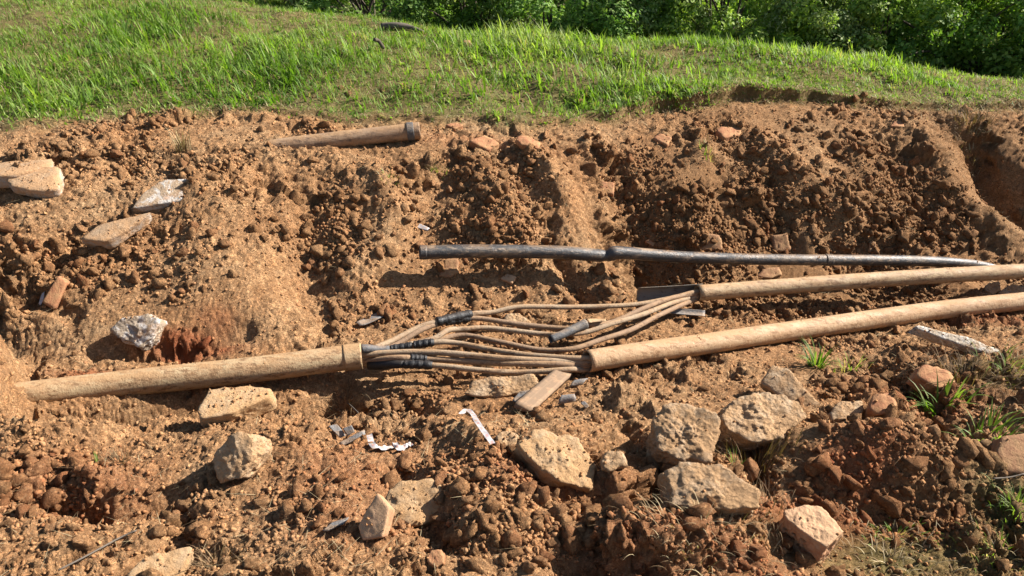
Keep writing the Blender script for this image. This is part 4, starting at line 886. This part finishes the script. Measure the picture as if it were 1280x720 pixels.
tuft('root_clump', 'tangled root mat on the right bank below the pale strip', 1205, 475, 260, .13, .08, 'root', .0025, (.7, 2.2))
tuft('root_clump', 'tangled roots at the right edge under the pale strip', 1262, 455, 160, .12, .06, 'mixed', .003, (.7, 2.2))
tuft('root_clump', 'dry grass and roots on the clay at the bottom right of centre', 880, 655, 260, .08, .09, 'dry', .002, (.9, 2.0))
tuft('root_clump', 'dark root clump at the bottom left edge of the foreground slope', 270, 705, 90, .08, .03, 'root', .003, (.5, 1.8))
tuft('root_clump', 'fine roots trailing beside the red clay left of the boulder group', 965, 640, 160, .09, .06, 'root', .002, (.9, 2.0))
tuft('grass_tuft', 'short grass patch right of the pale topped brick', 1120, 668, 150, .045, .05, 'mixed', .0035, (.9, 1.8))
tuft('grass_tuft', 'pale straw patch below the short grass patch', 1110, 705, 160, .06, .09, 'dry', .003, (1.2, 1.9))
tuft('grass_tuft', 'green and straw patch in the bottom right corner', 1250, 690, 150, .05, .06, 'mixed', .003, (.7, 1.7))
tuft('grass_tuft', 'fresh green patch at the right edge near the bottom', 1275, 640, 120, .08, .03, 'green', .004, (.5, 1.5))
tuft('grass_tuft', 'tiny straw heap on the rim above the left slabs', 640, 178, 26, .08, .01, 'dry', .004, (.8, 1.8)) if False else None
# loose straws and rootlets
def straws(n, seed):
    r = np.random.default_rng(seed); w_ = area*vis*dirt*np.clip(.2+1.4*fbm(P*1.7, 2, 300), .03, 1)/np.clip(P[:, 1]/2.5, .6, 3); w_ /= w_.sum(); idx = r.choice(len(w_), n, p=w_)
    V, F, C = blades(P[idx]+[0, 0, .006], None, r.uniform(.02, .10, n), r.uniform(.0008, .0018, n), r.uniform(1.42, 1.6, n), r.uniform(0, 2*PI, n), np.concatenate([STRAW[r.integers(0, 4, n)], np.ones((n, 1))], 1), 3, .04, seed=seed, flat=True)
    o = link('loose_straw', np_mesh('loose_straw', V, F, True, {'col': C}), M['dry']); o['kind'] = 'stuff'; tag(o, 'thin dry straws and rootlets strewn on the soil', 'straw')
straws(2600, 31)
# thin twigs
for i, (lab, pts) in enumerate([('thin pale twig in the hollow left of the shards', [(425,499),(436,508),(448,520)]), ('pale dry stalk on the soil at the right edge', [(1240,603),(1262,601),(1278,597)]), ('long thin brown stem on the lower left slope', [(75,718),(110,700),(150,678),(172,668)])]):
    q = spline([hit(*p)+np.array([0, 0, .015]) for p in pts], 6); V, F = solid_tube(q, .0025, 6, .1, i); c = q[len(q)//2]; o = link('twig', np_mesh('twig', V-c, F), M['log'], None, c); tag(o, lab, 'twig')
# log and stone in the grass
q = spline([hit(478, 36)+np.array([0, 0, .015]), hit(495, 37)+np.array([0, 0, .03]), hit(512, 38)+np.array([0, 0, .025]), hit(530, 42)+np.array([0, 0, .01])], 8); c = q[len(q)//2]
V, F = solid_tube(q, np.linspace(.026, .014, len(q)), 12, .35, 3); o = link('log', np_mesh('log', V-c, F), M['log'], None, c); tag(o, 'short grey log lying in the grass in front of the bushes', 'log')
q = spline([hit(469, 64)+np.array([0, 0, .08]), hit(474, 62)+np.array([0, 0, .06]), hit(480, 64)+np.array([0, 0, .02])], 6); c = q[len(q)//2]
V, F = solid_tube(q, .014, 10, .35, 4); o = link('stump', np_mesh('stump', V-c, F), M['bark'], None, c); tag(o, 'small dark stump sticking out of the grass below the log', 'stump')
slab('stone', 'small dark stone in the grass below the bushes', 'stone', [(579,58),(580,50),(588,50),(590,56)], (584,60), (0,-.6,1), .05, 'brick_dark', .05, 1, seed=90)

# ------------------------------------------------------------------ shrubs behind
def bush_mesh(seed, R, H, clumps, per, leaf, pal, gloss=0):
    r = np.random.default_rng(seed); C = []; Pn = []
    th = r.uniform(0, 2*PI, clumps); ph = np.arccos(r.uniform(-.15, 1, clumps)); rad = r.uniform(.35, 1, clumps)**.5
    cen = np.stack([R*rad*np.sin(ph)*np.cos(th), R*rad*np.sin(ph)*np.sin(th), H*(.12+.85*rad*np.cos(ph)**1.0*1.0)], 1); cen[:, 2] = np.maximum(cen[:, 2], .08)
    cr = r.uniform(.14, .30, clumps)*R*.75
    ci = np.repeat(np.arange(clumps), per); n = len(ci); q = r.standard_normal((n, 3)); q /= np.linalg.norm(q, axis=1, keepdims=True)
    rr_ = cr[ci]*r.uniform(.35, 1.25, n)**.6; p = cen[ci]+q*rr_[:, None]*np.array([1, 1, .8]); p[:, 2] = np.maximum(p[:, 2], .02)
    # leaf: a folded 4 tri kite, normal leaning outward and up
    nn = q+np.array([0, 0, .6])+r.normal(0, .55, (n, 3)); nn /= np.linalg.norm(nn, axis=1, keepdims=True)
    ax = np.cross(nn, r.standard_normal((n, 3))); ax /= np.linalg.norm(ax, axis=1, keepdims=True); sd = np.cross(nn, ax); L = leaf*r.uniform(.55, 1.3, n)
    a = p; b = p+ax*L[:, None]; m1 = p+ax*(L*.45)[:, None]+sd*(L*.28)[:, None]+nn*(L*.10)[:, None]; m2 = p+ax*(L*.45)[:, None]-sd*(L*.28)[:, None]+nn*(L*.10)[:, None]
    V = np.stack([a, m1, b, m2], 1).reshape(-1, 3); i = (np.arange(n)*4)[:, None]; F = np.concatenate([i+np.array([[0, 1, 2]]), i+np.array([[0, 2, 3]])])
    shade = r.uniform(.75, 1.25, clumps)[ci]; c = 1.2*np.array(pal)[r.integers(0, len(pal), n)]*(shade*r.uniform(.8, 1.25, n))[:, None]
    me = np_mesh('foliage', V, F, False, {'col': np.repeat(np.concatenate([c, np.ones((n, 1))], 1), 4, 0)}); me.materials.append(M['leaf'])
    # stems to the clumps
    SV = []; SF = []; off = 0
    for k in range(0, clumps, 3):
        e = cen[k]; st_ = np.array([r.normal(0, R*.1), r.normal(0, R*.1), -.1]); mid = (st_+e)*.5+np.array([0, 0, .12*H])+r.normal(0, .04, 3); pth = spline([st_, mid, e], 4)
        v, f = solid_tube(pth, np.linspace(.018, .006, len(pth)), 5); SV.append(v); SF += [f[0]+off, f[1]+off]; off += len(v)
    ms = np_mesh('stems', np.concatenate(SV), SF); ms.materials.append(M['bark']); return me, ms
PALD = [(.08, .15, .03), (.11, .19, .04), (.06, .12, .025), (.16, .23, .06)]
PALM = [(.15, .22, .035), (.20, .27, .05), (.09, .16, .03), (.23, .30, .08)]
PALO = [(.14, .19, .06), (.18, .23, .08), (.10, .15, .05), (.23, .26, .11)]
bushes = [bush_mesh(1, 1.0, 1.5, 60, 330, .052, PALM), bush_mesh(2, 1.1, 1.3, 62, 330, .048, PALD), bush_mesh(3, .8, 1.1, 50, 320, .042, PALO), bush_mesh(4, 1.2, 2.0, 60, 300, .06, PALD)]
names = ['mid green leafy', 'dark glossy', 'olive grey small leaved', 'tall dark dense']
# x, y, kind, scale, label position
BP = [(-2.2,8.9,2,.9,'at the top left behind the tall grass'),(-1.35,8.3,1,.85,'left of the centre behind the log'),(-.45,8.1,2,.9,'directly above the log'),(.4,8.0,1,.9,'near the centre of the tree line'),(1.2,8.0,2,.9,'just left of the broad leaved plant'),
 (2.0,8.0,0,.85,'right of the broad leaved plant'),(2.75,7.8,2,.85,'at the point where the crest starts to fall'),(3.5,8.1,0,.95,'on the falling crest'),(4.25,7.9,1,1.0,'in the shade of the dense bush on the right'),(5.0,7.7,0,1.0,'near the upper right corner'),(5.8,7.5,0,1.1,'at the right edge'),
 (6.7,7.8,3,1.,'beyond the right edge'),(-3.4,10.6,1,1.0,'beyond the crest at the far left'),(-4.8,11,0,1.1,'outermost at the far left'),
 (-2.8,11.5,3,1.1,'in the rear row at left'),(-1.0,10.8,3,1.0,'in the rear row left of centre'),(.8,10.6,3,1.0,'in the rear row at the centre'),(2.4,10.3,1,1.1,'in the rear row behind the broad leaved plant'),(3.9,10.0,3,1.0,'in the rear row behind the falling crest'),(5.6,9.8,3,1.1,'in the rear row at the right'),(7.4,10,3,1.2,'in the rear row at the far right'),
 (-6.5,12,3,1.2,'in the rear row at the far left'),(0,13,3,1.5,'in the last row at the centre'),(3.4,12.6,3,1.5,'in the last row right of centre'),(-3.3,13.8,3,1.5,'in the last row left of centre'),(7,12.5,3,1.5,'in the last row at the right')]
for i, (x, y_, k, s, where) in enumerate(BP):
    root = empty('shrub', (x, y_, down(x, y_)-.03)); root.rotation_euler = (0, 0, i*1.37); root.scale = (s, s, s*(.9+.2*(i % 3)/2))
    tag(root, names[k]+' shrub '+where, 'shrub', 'shrubs along the wood edge'); link('foliage', bushes[k][0], None, root); link('stems', bushes[k][1], None, root)
# broad leaved plant
def broadleaf(label, px, py, y_, n, Lf, hgt, seed):
    r = random.Random(seed); p = PY(px, py, y_); z0 = down(p[0], p[1]); root = empty('broadleaf_plant', (p[0], p[1], z0)); tag(root, label, 'plant')
    top = p[2]-z0; V, F = solid_tube(spline([np.array([0, 0, -.02]), np.array([.03, 0, top*.5]), np.array([0, 0, top])], 6), .012, 6); link('stem', np_mesh('stem', V, F), M['bark'], root)
    k = 14; t = np.linspace(0, 1, k); w_ = .20*np.sin(PI*t**.8)*Lf
    V = []; 
    for i in range(k):
        for q in (-1, 0, 1): V.append((t[i]*Lf, q*w_[i], -.35*Lf*t[i]**2+abs(q)*w_[i]*.35))
    me = np_mesh('leaf', np.array(V), ring_faces(k, 3, 0, False), True, {'col': np.repeat([[.10, .24, .03, 1]], k*3, 0)}); me.materials.append(M['leaf'])
    for i in range(n):
        o = link('leaf', me, None, root, (r.uniform(-.04, .04), r.uniform(-.04, .04), top*r.uniform(.45, 1)+.03)); o.rotation_euler = (r.uniform(-.3, .3), r.uniform(-.6, .3), r.uniform(0, 6.28)); s = r.uniform(.7, 1.2); o.scale = (s, s, s)
broadleaf('bright green plant with large drooping leaves at the edge of the bushes', 808, 12, 7.9, 26, .22, .5, 3)
broadleaf('small pale broad leaved sapling in the bushes right of the log', 742, 34, 7.9, 16, .13, .3, 4)
for i, (px, lab) in enumerate([(991, 'thin pale sapling trunk in the upper right bushes'), (1186, 'thin grey sapling stem near the upper right corner')]):
    b = PY(px, 60, 8.0); t = PY(px+3, -60, 8.0); z0 = down(b[0], b[1]); root = empty('sapling', (b[0], b[1], z0)); tag(root, lab, 'sapling')
    pth = spline([np.array([0, 0, -.05]), np.array([.02, 0, .8]), np.array([.05, .02, 1.6]), np.array([.02, 0, 2.4])], 6); V, F = solid_tube(pth, np.linspace(.016, .008, len(pth)), 7); link('trunk', np_mesh('trunk', V, F), M['log'], root)
    cr = link('crown', bushes[2][0], None, root, (0, 0, 1.9)); cr.scale = (.5, .5, .5)

print('TRIS', sum(sum(len(p.vertices)-2 for p in o.data.polygons) if len(o.data.polygons)<50000 else len(o.data.polygons)*(2 if o.name=='ground' else 1) for o in bpy.data.objects if o.type=='MESH'))
